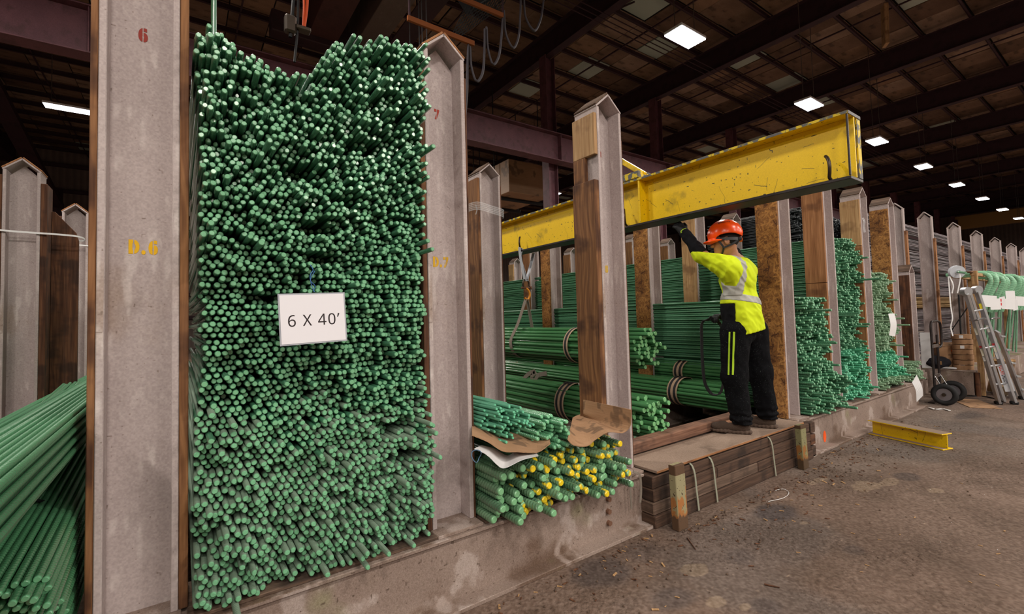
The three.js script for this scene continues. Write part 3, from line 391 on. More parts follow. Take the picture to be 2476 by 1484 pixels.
const BM = { gloss: coat(0.3, 0.16), semi: coat(0.4, 0.2), dusty: barMat(0.72), glossRib: barMat(0.25, true), semiRib: barMat(0.42, true), smooth: barMat(0.17) };
function hexPack(x0, x1, y0, top, pitch, jit, R, skip = 0.02) { const out = []; let row = 0; for (let y = y0; y < 3.1; y += pitch * 0.87, row++) for (let x = x0 + (row % 2) * pitch / 2; x < x1; x += pitch) { if (R() < skip) continue; const px = x + (R() - 0.5) * jit, py = y + (R() - 0.5) * jit; if (py < top(px, py)) out.push([px, py]); } return out; }
function discPack(cx, cy, rx, ry, pitch, jit, R, flat = -1e9) { const out = []; let row = 0; for (let y = -ry; y <= ry; y += pitch * 0.87, row++) for (let x = -rx + (row % 2) * pitch / 2; x <= rx; x += pitch) { if ((x / rx) ** 2 + (y / ry) ** 2 > 1.02 || cy + y < flat) continue; out.push([cx + x + (R() - 0.5) * jit, cy + y + (R() - 0.5) * jit]); } return out; }
// bars: [x, y, z, yaw, pitch, geometry, material]; up to 300 largest are things, the rest one mass
function pile(name, list, geos, mats, label, group, restLabel, max = 300, tint = null) {
  const R = rng(list.length * 31 + 7), q = new THREE.Quaternion(), e = new THREE.Euler();
  list.forEach(b => { b.c = V(b[0], b[1], b[2]).sub(CAM).dot(camF); }); list.sort((a, b) => a.c - b.c);
  const rest = {};
  list.forEach((b, k) => {
    e.set(b[4] || 0, b[3] || 0, R() * 6.28); e.order = 'YXZ'; const gi = b[5] ?? Math.floor(R() * geos.length), mi = b[6] ?? 0;
    if (k < max) { const m = obj(name, geos[gi], mats[mi]); m.position.set(b[0], b[1], b[2]); m.rotation.copy(e); tag(m, typeof label === 'function' ? label(gi, mi) : label, 'rebar', group); }
    else (rest[gi + '_' + mi] ||= []).push(new THREE.Matrix4().compose(V(b[0], b[1], b[2]), q.setFromEuler(e), V(1, 1, 1)));
  });
  const ks = Object.keys(rest); if (!ks.length) return;
  const holder = ks.length > 1 ? new THREE.Group() : null; if (holder) { holder.name = numbered(name + '_mass'); scene.add(holder); tag(holder, restLabel, 'rebar', null, 'stuff'); }
  ks.forEach(k => { const [gi, mi] = k.split('_').map(Number), im = new THREE.InstancedMesh(geos[gi], mats[mi], rest[k].length); rest[k].forEach((m, i) => im.setMatrixAt(i, m)); if (holder) { im.name = 'bars'; im.userData.kind = 'stuff'; holder.add(im); } else { im.name = numbered(name + '_mass'); tag(im, restLabel, 'rebar', null, 'stuff'); scene.add(im); } });
}
const noise = new ImprovedNoise();
const polyTop = (pts, z) => { const q = pts.map(([u, v]) => onZ(u, v, z)); return x => { if (x <= q[0].x) return q[0].y; for (let i = 1; i < q.length; i++) if (x <= q[i].x) return lerp(q[i - 1].y, q[i].y, (x - q[i - 1].x) / (q[i].x - q[i - 1].x)); return q[q.length - 1].y; }; };
const GREEN = { body: lin(0x41785a), end: lin(0x74b488), bodyDust: lin(0x7b917e), bodyDark: lin(0x2f6a45), teal: lin(0x6ec49c), tealBody: lin(0x5a9e80), olive: lin(0x8fae8c), smooth: lin(0x447a4c), smoothEnd: lin(0x7cba80), yel: lin(0xf0cf10) };
{ // main stack between posts 6 and 7
  const R = rng(2024), top = polyTop([[440, 40], [520, 45], [575, 90], [640, 125], [733, 175], [748, 205], [760, 150], [810, 82], [900, 90], [985, 92], [1030, 110]], -2.16);
  const holes = [[0.42, 2.12, 0.09, 0.05], [0.5, 1.86, 0.1, 0.04], [0.73, 2.28, 0.12, 0.05], [0.62, 2.0, 0.08, 0.03], [0.86, 0.92, 0.12, 0.05], [0.52, 1.73, 0.1, 0.03], [0.9, 0.78, 0.09, 0.03], [0.3, 1.55, 0.08, 0.03]];
  const pts = hexPack(0.038, 1.017, 0.37, x => top(x) - 0.015, 0.0262, 0.0075, R, 0.03), list = [];
  for (const [x, y] of pts) {
    const edge = 0.038 + 0.022 * sstep(0.9, 1.3, y) * (1 - sstep(2.3, 2.6, y)) + 0.02 * Math.abs(noise.noise(y * 5, 3, 1)); if (x < edge) continue;
    let p = 0.075 * noise.noise(x * 5.2, y * 6.5, 1.7) + 0.05 * noise.noise(x * 13, y * 17, 5.1) + (R() - 0.5) * (0.085 + 0.05 * sstep(1.6, 2.1, y)); if (R() < 0.06) p += R() * 0.12;
    p += 0.03 * sstep(1.2, 0.6, y) + 0.05 * sstep(0.75, 1.0, x) * sstep(1.2, 0.9, y) * sstep(0.4, 0.7, y) + 0.06 * sstep(0.6, 0.8, x) * sstep(2.15, 2.4, y);
    for (const [hx, hy, rx, ry] of holes) { const d = Math.hypot((x - hx) / rx, (y - hy) / ry); if (d < 1) p -= 0.2 * (1 - d * d); }
    const dust = y < 1.02 + 0.22 * noise.noise(x * 4, y * 4, 9) + (R() - 0.5) * 0.15, mid = !dust && y < 1.75 + 0.3 * noise.noise(x * 3, y * 3, 4);
    list.push([x, y, -2.205 + p, (R() - 0.5) * 0.03, (R() - 0.5) * 0.02, (dust ? 4 : 0) + Math.floor(R() * 4), dust ? 2 : mid ? 1 : 0]);
  }
  const geos = []; for (let k = 0; k < 8; k++) geos.push(barGeo({ r: 0.0112 + (k % 3) * 0.0004, L: 2.4, lr: 0.42, pitch: 0.0125, rh: 0.0011, seg: 9, body: k < 4 ? GREEN.body : GREEN.bodyDust, end: GREEN.end, seed: k + 1 }));
  pile('rebar', list, geos, [BM.gloss, BM.semi, BM.dusty], (gi, mi) => mi === 2 ? 'dusty ribbed green rebar end in the tall stack behind the sign' : 'clean glossy green rebar end in the tall stack behind the sign', 'rebars of the tall stack between posts 6 and 7', 'tall stack of ribbed green rebar behind the 6 X 40 sign');
  const a = onZ(517, 92, -2.3), b = onZ(517, -60, -2.3); const s = new THREE.Mesh(geos[0], BM.gloss); s.name = numbered('rebar'); s.position.copy(b); s.lookAt(b.clone().add(b.clone().sub(a))); s.scale.set(1, 1, 0.2); tag(s, 'single green rebar standing upright out of the tall stack', 'rebar'); scene.add(s);
}
{ // yellow-tipped heavy bars between posts 7 and 8
  const R = rng(77), top = polyTop([[1140, 1128], [1200, 1125], [1300, 1100], [1335, 1085], [1420, 1080], [1460, 1062], [1515, 1055]], -2.08), list = [];
  const pts = hexPack(1.345, 2.33, 0.378, (x) => top(x) - 0.02, 0.0475, 0.01, R, 0.02);
  for (const [x, y] of pts) list.push([x, y, -2.1 + (R() - 0.5) * 0.18 + 0.05 * noise.noise(x * 6, y * 6, 2) + (y < 0.5 ? 0.05 : 0), (R() - 0.5) * 0.05, (R() - 0.5) * 0.03, Math.floor(R() * 3) + (x < 1.5 ? 0 : R() < 0.52 ? (R() < 0.5 ? 3 : 6) : 0), 0]);
  const geos = []; for (let k = 0; k < 9; k++) geos.push(barGeo({ r: 0.0205, L: 2.5, lr: 0.4, pitch: 0.0225, rh: 0.0034, seg: 12, body: [lin(0x567d5c), lin(0x4c7255), lin(0x648a69)][k % 3], end: lin(0x79b583), seed: k + 31, mark: k < 3 ? null : { color: GREEN.yel, part: k < 6 ? 1 : 0.62, spill: true } }));
  pile('heavy_rebar', list, geos, [BM.semi], gi => gi < 3 ? 'thick ribbed rebar with a plain green end in the pile beside post 7' : gi < 6 ? 'thick ribbed rebar with an all-yellow end in the pile beside post 7' : 'thick ribbed rebar with a half-yellow end in the pile beside post 7', 'yellow-tipped heavy rebars between posts 7 and 8', 'pile of thick yellow-tipped rebar', 300);
}
{ // thin teal bars and mid-size bars on the cardboard
  const R = rng(78), c = onZ(1222, 1022, -2.17), l1 = discPack(c.x, c.y, 0.135, 0.10, 0.0195, 0.006, R).map(([x, y]) => [x, y, -2.17 + (R() - 0.5) * 0.22 - 0.25 * Math.max(0, (y - c.y)) - 0.3 * Math.max(0, c.x - x), 0.03 + (R() - 0.5) * 0.06, (R() - 0.5) * 0.04]);
  pile('thin_rebar', l1, [1, 2, 3].map(k => barGeo({ r: 0.0082, L: 2.6, lr: 0.7, pitch: 0.011, rh: 0.0009, seg: 8, body: GREEN.tealBody, end: GREEN.teal, seed: k + 50 })), [BM.dusty], 'thin pale teal ribbed rebar in the loose bundle on the cardboard beside post 7', 'thin teal rebars on the cardboard');
  const d = onZ(1342, 1052, -2.12), l2 = discPack(d.x, d.y, 0.125, 0.105, 0.0295, 0.006, R).map(([x, y]) => [x, y, -2.13 + (R() - 0.5) * 0.14 - 0.35 * Math.max(0, d.x - x), 0.015 + (R() - 0.5) * 0.03, (R() - 0.5) * 0.02]);
  pile('medium_rebar', l2, [1, 2, 3].map(k => barGeo({ r: 0.0132, L: 2.6, lr: 0.9, pitch: 0.0165, rh: 0.0013, seg: 9, body: lin(0x5c9a72), end: lin(0x7fc596), seed: k + 60 })), [BM.semi], 'medium ribbed green rebar lying between the thin teal bundle and the bent cardboard', 'medium rebars on the cardboard');
}
const BUN = {};
{ // plain thick bars: bundles in the open bay and on the sling
  const geos = [1, 2, 3].map(k => barGeo({ r: 0.0205, L: 8.5, seg: 12, body: GREEN.smooth, end: GREEN.smoothEnd, seed: k + 70, smoothEnd: true }));
  const bundle = (key, u, v, z, rpx, seed, label, group, sag = 1, vary = 0.12) => { const R = rng(seed), c = onZ(u, v, z), rad = rpx * V(c.x, c.y, c.z).sub(CAM).dot(camF) / FOC; BUN[key] = { c, r: rad }; pile('smooth_bar', discPack(c.x, c.y, rad, rad * sag, 0.0425, 0.004, R).map(([x, y]) => [x, y, z + (R() - 0.5) * vary, 0, 0]), geos, [BM.smooth], label, group); };
  bundle('S', 1568, 842, -3.02, 45, 1, 'smooth thick green bar in the bundle hanging from the yellow lifting beam', 'bars of the hanging bundle', 1, 0.16);
  bundle('A', 1580, 1008, -2.62, 50, 2, 'smooth thick green bar in the bundle on the ground just past post 8', 'bars of the bundle past post 8', 1, 0.2);
  bundle('B', 1788, 962, -2.72, 41, 3, 'smooth thick green bar in the lower striped-strap bundle behind the worker', 'bars of the lower bundle behind the worker', 0.8, 0.06);
  bundle('C', 1790, 908, -2.9, 31, 4, 'smooth thick green bar in the upper striped-strap bundle behind the worker', 'bars of the upper bundle behind the worker', 0.75, 0.06);
}
{ // left bay beside post 6
  const R = rng(90), geos = [1, 2, 3].map(k => barGeo({ r: 0.0098, L: 3.2, lr: 1.3, pitch: 0.014, rh: 0.0012, seg: 9, body: lin(0x4f8c62), end: lin(0x74be8e), seed: k + 80 })), gl = [1, 2].map(k => barGeo({ r: 0.0092, L: 7, seg: 8, body: lin(0x47805a), end: lin(0x74be8e), seed: k + 85 })), l = [], l2 = [];
  for (const [x, dl] of hexPack(-0.75, -0.305, 0.0, (x) => 0.37, 0.0225, 0.003, R, 0.03)) l.push([x, 0.75 - dl, -1.8 - 1.35 * dl + (R() - 0.5) * 0.12, 0, 0.083 + (R() - 0.5) * 0.004, null, 0]);
  for (const [x, y] of hexPack(-1.05, -0.305, 0.4, (x) => 1.13 - 0.5 * Math.max(0, -0.42 - x), 0.0205, 0.003, R, 0.02)) if (y > 0.98 - 0.5 * Math.max(0, -0.62 - x)) l2.push([x, y, -1.15 + (R() - 0.5) * 0.2, 0, 0, null, 0]);
  pile('loose_rebar', l, geos, [BM.semi], 'green rebar sloping down to its cut end low beside post 6', 'sloping rebars low in the left bay', 'sloping pile of green rebar in the left bay', 150);
  pile('loose_rebar', l2, gl, [BM.semiRib], 'long green rebar in the upper layer left of post 6', 'upper rebars of the left bay', 'upper layer of rebar in the left bay', 90);
}
{ // far bays
  const bay = (x0, x1, top, z0, seed, cols, label, group, restLabel, r = 0.0118, slope = 0.06, max = 100) => {
    const R = rng(seed), list = []; for (const [x, y] of hexPack(x0 + r, x1 - r, 0.374, top, r * 2.14, r * 0.4, R, 0.03)) { let p = 0.14 * noise.noise(x * 4, y * 5, seed) + 0.07 * noise.noise(x * 12, y * 14, seed + 1) + (R() - 0.5) * 0.11 + (R() < 0.018 ? R() * 0.2 : 0) + slope * sstep(1.2, 0.4, y); list.push([x, y, z0 + p, (R() - 0.5) * 0.003, (R() - 0.5) * 0.002, cols(x, y, R) * 3 + Math.floor(R() * 3), 0]); }
    const pal = [[lin(0x4a8060), lin(0x86bf99)], [lin(0x50a27e), lin(0x7fd2ac)], [lin(0x7c9c7c), lin(0x97b898)]], geos = []; pal.forEach((c, i) => { for (let k = 0; k < 3; k++) geos.push(barGeo({ r, L: 9.2, lr: 0.34, pitch: 0.017, rh: 0.0014, seg: 7, body: c[0], end: c[1], seed: seed + k + i * 5 })); });
    pile('stacked_rebar', list, geos, [BM.semiRib], label, group, restLabel, max);
  };
  bay(5.21, 5.99, (x) => 1.57, -2.26, 201, () => 0, 'bright green rebar end in the chest-high stack past the strand-board post', 'rebars of the stack past the strand-board post', 'chest-high stack of green rebar past the strand-board post', 0.0138, 0.12, 130);
  bay(6.31, 7.12, (x) => 2.29, -2.32, 301, (x, y) => y < 0.95 ? 1 : 0, gi => gi >= 3 ? 'teal rebar end low in the head-high stack beside the smooth-board post' : 'green rebar end in the head-high stack beside the smooth-board post', 'rebars of the head-high stack', 'head-high stack of green rebar', 0.0125, 0.06, 80);
  bay(7.43, 8.19, (x) => 1.93, -2.3, 401, (x, y, R) => y < 0.85 && y > 0.5 ? 1 : 2, gi => gi >= 6 ? 'dusty olive rebar end in the stack before the last tall post' : 'teal rebar end in the stack before the last tall post', 'rebars of the dusty stack', 'dusty stack of olive and teal rebar', 0.0125, 0.08, 60);
  bay(8.5, 9.0, (x) => 0.62, -2.3, 501, () => 2, 'dusty rebar end in the low pile beside the short post', 'rebars of the low pile by the short post', 'low pile of dusty rebar', 0.012, 0.1, 30);
}
{ // uncoated dark bars: long ones along the second rack, bundle ends behind
  const geos = [1, 2].map(k => barGeo({ r: 0.013, L: 16, seg: 6, body: lin(k === 1 ? 0x8d8388 : 0x6a6367), end: lin(0x77757a), seed: k + 90 })), R = rng(95), list = [];
  const gb = barGeo({ r: 0.013, L: 16, seg: 6, body: lin(0x9a7a4c), end: lin(0x77757a), seed: 99 }); geos.push(gb);
  for (let y = 0.415; y < 3.0; y += 0.0265) { const lay = Math.floor(y / 0.23), inset = 0.04 * ((lay * 7) % 3) + (y / 0.23 - lay < 0.18 ? 0.12 : 0); for (let k = 0; k < 3; k++) list.push([24.8 + (R() - 0.5) * 0.3, y + (R() - 0.5) * 0.006, -2.8 - inset - k * 0.028 + (R() - 0.5) * 0.02, Math.PI / 2 + (R() - 0.5) * 0.002, 0, lay === 6 ? 2 : R() < 0.5 ? 0 : 1, 0]); }
  const q = list.filter((b, i) => true); pile('dark_bar', q, geos, [barMat(0.5, false, { metalness: 0.3 })], 'long uncoated dark steel bar lying along the far rack behind its posts', 'long dark bars of the far rack', 'mass of long dark bars', 170);
  const ge = [1, 2, 3].map(k => barGeo({ r: 0.012, L: 1.3, lr: 0.1, seg: 7, body: lin(0x34373b), end: lin(0x545a5e), seed: k + 110 })), l = [], low = [], dm = barMat(0.5, false, { metalness: 0.3 });
  for (const [x0, x1, y0] of [[7.44, 8.18, 1.965], [8.5, 9.25, 0.66]]) for (const [x, y] of hexPack(x0, x1, y0, (x) => 2.95 + 0.1 * noise.noise(x * 5, 2, 1), 0.027, 0.005, R, 0.03)) (y > 2.3 ? l : low).push([x, y, -3.2 + (R() - 0.5) * 0.25, (R() - 0.5) * 0.02, (R() - 0.5) * 0.015]);
  pile('dark_bar', l, ge, [dm], 'dark steel bar end in the black heap above the green stacks', 'dark bar ends above the green stacks', 'black heap of steel bar ends', 120); pile('dark_bar', low, ge, [dm], 'dark steel bar', 'low dark bars', 'lower part of the black heap of steel bars', 0);
}
// ------------------------------------------------------------ yellow lifting beam, hooks, slings
{
  const x = 3.81, y0 = 2.315, h = 0.475, fw = 0.22, z1 = -1.2, z0 = -14.6, L = z1 - z0, t = thing('lifting_beam', 'long yellow steel spreader beam hanging over the open bay', 'lifting beam', [x, y0, (z0 + z1) / 2]);
  new MB().box(0, h - 0.012, 0, fw, 0.022, L, 0.003).build('top_flange', M.yellow, t); new MB().box(0, 0.012, 0, fw, 0.022, L, 0.003).build('bottom_flange', M.edge, t);
  new MB().box(0, h / 2, 0, 0.014, h - 0.046, L, 0.002).build('web', M.yellow, t);
  new MB().box(0, h + 0.0008, -1.5, fw - 0.008, 0.002, L - 4, 0.0004).build('worn_top', M.yellowWorn, t);
  for (const s of [-1, 1]) new MB().box(s * fw / 2, h - 0.012, 0, 0.003, 0.02, L, 0.0005).build('flange_edge', s < 0 ? M.yellowWorn : M.edge, t);
  new MB().box(-fw / 2 + 0.004, 0.2375 + 0.0, L / 2 - 0.006, 0.012, h - 0.05, 0.012, 0.002).build('end_plate_edge', M.edge, t); new MB().box(fw / 2 - 0.03, h / 2, L / 2 - 0.006, 0.06, h - 0.05, 0.012, 0.002).build('end_plate', M.yellowWorn, t); new MB().box(0, h - 0.012, L / 2 + 0.002, fw, 0.023, 0.004, 0.001).build('flange_edge', M.edge, t);
  for (const z of [-2.99, -6.5, -9.2]) for (const s of [-1, 1]) new MB().box(s * fw / 4, h / 2, z - t.position.z, fw / 2 - 0.01, h - 0.048, 0.018, 0.002).build('stiffener', M.yellow, t);
  // lug with sloping strut where the crane sling sits
  for (const z of [-3.05, -12.6]) { const g = z - t.position.z; new MB().box(0, h + 0.045, g - 0.05, 0.2, 0.07, 0.22, 0.004).build('lug_pad', M.yellowWorn, t); new MB().bar(V(0, h + 0.05, g + 0.06), V(0, h + 0.42, g - 0.42), 0.05, 0.05, 0.006).build('lug_strut', M.yellow, t); }
  const hook = (z, side) => { const g = new MB().tube([V(0, 0.02, 0), V(-0.02, 0.03, 0.0), V(-0.045, 0.07, 0.012), V(-0.05, 0.12, 0.014), V(-0.035, 0.165, 0.0), V(-0.012, 0.19, -0.02)].map(v => V(v.x * side, v.y, v.z)), 0.0115, 20, 8); const m = g.build('sling_hook', M.hook, t); m.position.set(-side * 0 - (side > 0 ? 0.085 : -0.085), 0.01, z - t.position.z); return m; };
  hook(-4.98, 1); hook(-4.98, -1); hook(-3.17, 1); hook(-1.33, 1); hook(-9.5, 1); hook(-9.5, -1);
  // crane hook block above the beam's middle with four wire ropes
  const c = thing('crane_hook', 'crane hook block with four wire ropes above the lifting beam', 'crane hook', [x, 4.9, -7.9]); new MB().box(0, 0.35, 0, 0.32, 0.4, 0.22, 0.03).build('block', M.yellowWorn, c); new MB().tube([V(0, 0.15, 0), V(0, 0, 0), V(0.1, -0.1, 0), V(0.02, -0.2, 0), V(-0.1, -0.12, 0)], 0.035, 20, 8).build('hook', M.hook, c);
  for (const [u, s] of [[991, 0], [1014, 1], [1021, 2], [1032, 3]]) { const p = onX(u, 100, x + 0.12); const q = p.z; new MB().cyl(V(0.12, 0.4, q + 7.9), V(0.12, 8.24 - 4.9, q + 7.9), 0.012, 0.012, 6).build('wire_rope', M.chrome, c); }
}
{ // sling: two white legs from the hooks to a shackle, grey choker round the hanging bundle
  const B = BUN.S, xS = B.c.x, yS = B.c.y, sh = onX(1272, 690, xS), z = sh.z, t = thing('lifting_sling', 'white and grey webbing sling with shackle holding the hanging bundle', 'sling', [0, 0, 0]);
  const hx = 3.68, hy = 2.355;
  new MB().strap([V(hx, hy + 0.015, -4.965), V(hx + 0.012, hy - 0.03, z + 0.02), V(xS - 0.03, sh.y + 0.12, z), V(xS - 0.012, sh.y + 0.06, z)], 0.05, 0.006, V(0, 0, 1), 14).build('sling_leg', M.webWhite, t);
  new MB().strap([V(hx + 0.03, hy - 0.0, -4.95), V(hx + 0.03, hy - 0.1, z + 0.01), V(xS - 0.012, sh.y + 0.12, z + 0.01), V(xS - 0.008, sh.y + 0.06, z)], 0.045, 0.006, V(0, 0, 1), 14).build('sling_leg', M.webWhite, t);
  new MB().strap([V(3.94, hy - 0.04, -5.0), V(3.92, hy - 0.12, z), V(xS + 0.03, sh.y + 0.12, z), V(xS + 0.012, sh.y + 0.06, z)], 0.06, 0.006, V(0, 0, 1), 14).build('sling_leg', M.webWhite, t);
  const sk = new MB(); sk.tube([V(xS - 0.045, sh.y - 0.03, z), V(xS - 0.05, sh.y + 0.03, z), V(xS - 0.025, sh.y + 0.075, z), V(xS + 0.025, sh.y + 0.075, z), V(xS + 0.05, sh.y + 0.03, z), V(xS + 0.045, sh.y - 0.03, z)], 0.013, 24, 8); sk.build('shackle', M.hook, t); new MB().cyl(V(xS - 0.075, sh.y - 0.03, z), V(xS + 0.075, sh.y - 0.03, z), 0.014, 0.014, 10).cyl(V(xS + 0.06, sh.y - 0.03, z), V(xS + 0.085, sh.y - 0.03, z), 0.026, 0.026, 6).build('shackle_pin', M.rust, t);
  new MB().tube([V(xS + 0.0, sh.y - 0.03, z), V(xS + 0.04, sh.y - 0.08, z + 0.01), V(xS + 0.05, sh.y - 0.14, z + 0.01), V(xS + 0.02, sh.y - 0.19, z), V(xS - 0.03, sh.y - 0.17, z)], 0.014, 20, 8).build('lifting_hook', std({ color: 0xd98a1c, roughness: 0.5 }), t);
  const r = B.r + 0.012, N = 16, loop = []; const zz = z - 0.12; const topy = sh.y - 0.18; loop.push(V(xS - 0.01, topy, z)); loop.push(V(xS - r * 0.6, yS + r * 1.25, z - 0.06)); for (let k = 0; k <= 10; k++) { const a = Math.PI * (0.92 + k / 10 * 1.16); loop.push(V(xS + r * Math.cos(a), yS + r * 1.0 * Math.sin(a) , zz)); } loop.push(V(xS + r * 0.6, yS + r * 1.25, z - 0.06)); loop.push(V(xS + 0.01, topy, z));
  new MB().strap(loop, 0.06, 0.006, V(0, 0, 1), 60).build('choker', M.webbing, t);
}
function ringPts(c, rx, ry, z, n = 20) { const o = []; for (let k = 0; k < n; k++) { const a = k / n * 6.2832; o.push(V(c.x + rx * Math.cos(a), c.y + ry * Math.sin(a), z)); } return o; }
function stripedStrap(c, rx, ry, z, label, two = true) { // tan band with black stripes, all round a bundle
  const t = thing('bundle_strap', label, 'strap', [0, 0, 0]), e = 0.02; new MB().strap(ringPts(c, rx + e, ry + e, z), two ? 0.135 : 0.075, 0.004, V(0, 0, 1), 40, true).build('tan_band', M.strapTan, t);
  for (const dz of two ? [-0.033, 0.033] : [0]) new MB().strap(ringPts(c, rx + e + 0.003, ry + e + 0.003, z + dz), 0.03, 0.003, V(0, 0, 1), 40, true).build('black_band', M.strapBlack, t);
  if (two) for (const dz of [-0.033, 0.033]) new MB().box(c.x - 0.06, c.y + ry + e + 0.004, z + dz, 0.05, 0.008, 0.034, 0.002, [0, 0, 0.25]).build('crimped_seal', M.edge, t);
  return t;
}
{ const S = BUN.S, A = BUN.A, B = BUN.B, C = BUN.C;
  stripedStrap(S.c, S.r, S.r, onX(1398, 830, S.c.x).z, 'tan and black band round the hanging bundle beside post 8', false);
  stripedStrap(A.c, A.r, A.r, onX(1368, 968, A.c.x - 0.1).z, 'tan band with two black stripes round the bundle left of post 8');
  stripedStrap(B.c, B.r, B.r * 0.8, onX(1637, 952, B.c.x - 0.1).z, 'striped band round the lower bundle behind the worker');
  stripedStrap(C.c, C.r, C.r * 0.75, onX(1652, 910, C.c.x - 0.05).z, 'striped band round the upper bundle behind the worker');
  // loose webbing and tape on the bundles left of post 8
  const p = onX(1285, 915, A.c.x); const q = (u, v, dx = 0) => onX(u, v, A.c.x + dx).add(V(0, 0.0, 0));
  tag(new MB().strap([q(1263, 920), q(1278, 904), q(1295, 898), q(1285, 912), q(1292, 922), q(1300, 908), q(1322, 902)], 0.05, 0.005, V(0, 0.3, 1), 40).build('loose_webbing', M.webbing), 'knotted grey webbing lying on the bars left of post 8', 'webbing');
  tag(new MB().strap([q(1225, 918), q(1245, 915), q(1262, 918), q(1272, 926)], 0.02, 0.004, V(0, 1, 0.2), 16).build('white_strap', M.white), 'short white strap on the bars left of post 8', 'strap');
  tag(new MB().strap([onX(1236, 893, B.c.x), onX(1242, 882, B.c.x), onX(1252, 877, B.c.x)], 0.05, 0.003, V(0, 0, 1), 10).build('tan_tape', M.strapTan), 'short tan tape on the far bars', 'tape');
  const w = onX(1404, 944, A.c.x - 0.05); tag(new MB().prism([[0, 0], [0.06, 0.03], [0.055, 0.1], [-0.03, 0.075]], 0.002).build('paper_tag', M.paper), 'small white paper tag at the edge of post 8', 'tag').position.copy(w);
}
{ // slings and tie in the left bay
  const t = thing('grey_sling', 'flat grey sling with a looped eye lying on the left bay rebar', 'sling', [0, 0, 0]); const q = (u, v, x = -0.33) => onX(u, v, x);
  new MB().strap([q(222, 1036, -0.4), q(195, 1040, -0.45), q(165, 1050, -0.5), q(140, 1070, -0.56)], 0.06, 0.006, V(0, 0.1, 1), 20).build('webbing', M.webbing, t);
  new MB().strap([q(0, 1113, -0.42), q(40, 1110, -0.42), q(75, 1112, -0.4), q(84, 1125, -0.38), q(60, 1140, -0.37), q(0, 1145, -0.36)], 0.035, 0.007, V(0, 1, 0.4), 30).build('eye', M.webbing, t);
  tag(new MB().tube([q(0, 1212, -0.5), q(60, 1207, -0.45), q(120, 1217, -0.4), q(160, 1237, -0.36), q(174, 1252, -0.33)], 0.006, 30, 6).build('black_tie', M.black), 'black wire tie round the sloping rebar left of post 6', 'tie');
}
// ------------------------------------------------------------ signs, cardboard, paper
{
  const z = -2.03, a = onZ(676, 706, z), b = onZ(838, 703, z), d = onZ(680, 833, z), w = a.distanceTo(b), h = a.distanceTo(d), cc = onZ(758.5, 769, z);
  const cv = document.createElement('canvas'); cv.width = 1024; cv.height = 800; const k = cv.getContext('2d'); k.fillStyle = '#e6e4ea'; k.fillRect(0, 0, 1024, 800); k.fillStyle = '#241c20'; k.font = '262px sans-serif'; k.textAlign = 'center'; k.textBaseline = 'middle'; k.letterSpacing = '14px'; k.fillText("6 X 40\u2019", 525, 430);
  const tx = new THREE.CanvasTexture(cv); tx.colorSpace = THREE.SRGBColorSpace;
  const t = thing('bay_sign', "white laminated sign reading 6 X 40' hanging on the green rebar", 'sign', [cc.x, cc.y, cc.z]); t.rotation.z = Math.atan2(b.y - a.y, b.x - a.x) + 0.005; t.rotation.x = -0.03;
  const g = new THREE.BoxGeometry(w - 0.012, h - 0.012, 0.0015); const m = std({ map: tx, roughness: 0.35 }), wm = M.paper; const me = new THREE.Mesh(g, [wm, wm, wm, wm, m, wm]); me.name = 'sheet'; t.add(me);
  new MB().box(0, 0, -0.001, w, h, 0.001, 0.0003).build('laminate', std({ color: 0xb9bcc6, roughness: 0.2, transparent: true, opacity: 0.75 }), t);
  const ty = thing('blue_twine', 'thin blue twine holding the 6 X 40 sign', 'twine', [0, 0, 0]); new MB().tube([onZ(760, 706, z), onZ(752, 685, z - 0.01), onZ(750, 665, z - 0.01), onZ(757, 652, z - 0.02), onZ(750, 640, z - 0.03)], 0.0018, 30, 5).tube([onZ(757, 703, z), onZ(762, 692, z), onZ(751, 678, z), onZ(761, 655, z - 0.02)], 0.0015, 30, 5).build('twine', std({ color: 0x3d6aa8, roughness: 0.7 }), ty);
}
function sheet(name, pts, mat, th, label, cat, seg = 8) { // a bent sheet: rows of points across, lofted along; pts[i][j]
  const P = [], n = pts.length, m = pts[0].length; const pos = []; const nrm = (i, j) => { const a = pts[Math.min(i + 1, n - 1)][j].clone().sub(pts[Math.max(i - 1, 0)][j]), b = pts[i][Math.min(j + 1, m - 1)].clone().sub(pts[i][Math.max(j - 1, 0)]); return a.cross(b).normalize(); };
  const top = pts.map((r, i) => r.map((p, j) => p.clone().addScaledVector(nrm(i, j), th / 2))), bot = pts.map((r, i) => r.map((p, j) => p.clone().addScaledVector(nrm(i, j), -th / 2)));
  const q = (A, B, C, D) => { for (const v of [A, B, C, A, C, D]) pos.push(v.x, v.y, v.z); };
  for (let i = 0; i < n - 1; i++) for (let j = 0; j < m - 1; j++) { q(top[i][j], top[i + 1][j], top[i + 1][j + 1], top[i][j + 1]); q(bot[i][j + 1], bot[i + 1][j + 1], bot[i + 1][j], bot[i][j]); }
  for (let i = 0; i < n - 1; i++) { q(bot[i][0], bot[i + 1][0], top[i + 1][0], top[i][0]); q(top[i][m - 1], top[i + 1][m - 1], bot[i + 1][m - 1], bot[i][m - 1]); }
  for (let j = 0; j < m - 1; j++) { q(top[0][j], top[0][j + 1], bot[0][j + 1], bot[0][j]); q(bot[n - 1][j], bot[n - 1][j + 1], top[n - 1][j + 1], top[n - 1][j]); }
  const g = new THREE.BufferGeometry(); g.setAttribute('position', new THREE.Float32BufferAttribute(pos, 3)); g.computeVertexNormals(); return tag(obj(name, uvm(g), mat), label, cat);
}
function loft(front, backp, n) { const cf = new THREE.CatmullRomCurve3(front), cb = new THREE.CatmullRomCurve3(backp), out = []; for (let i = 0; i <= n; i++) { const a = cf.getPoint(i / n), b = cb.getPoint(i / n), row = []; for (let j = 0; j <= 5; j++) row.push(a.clone().lerp(b, j / 5)); out.push(row); } return out; }
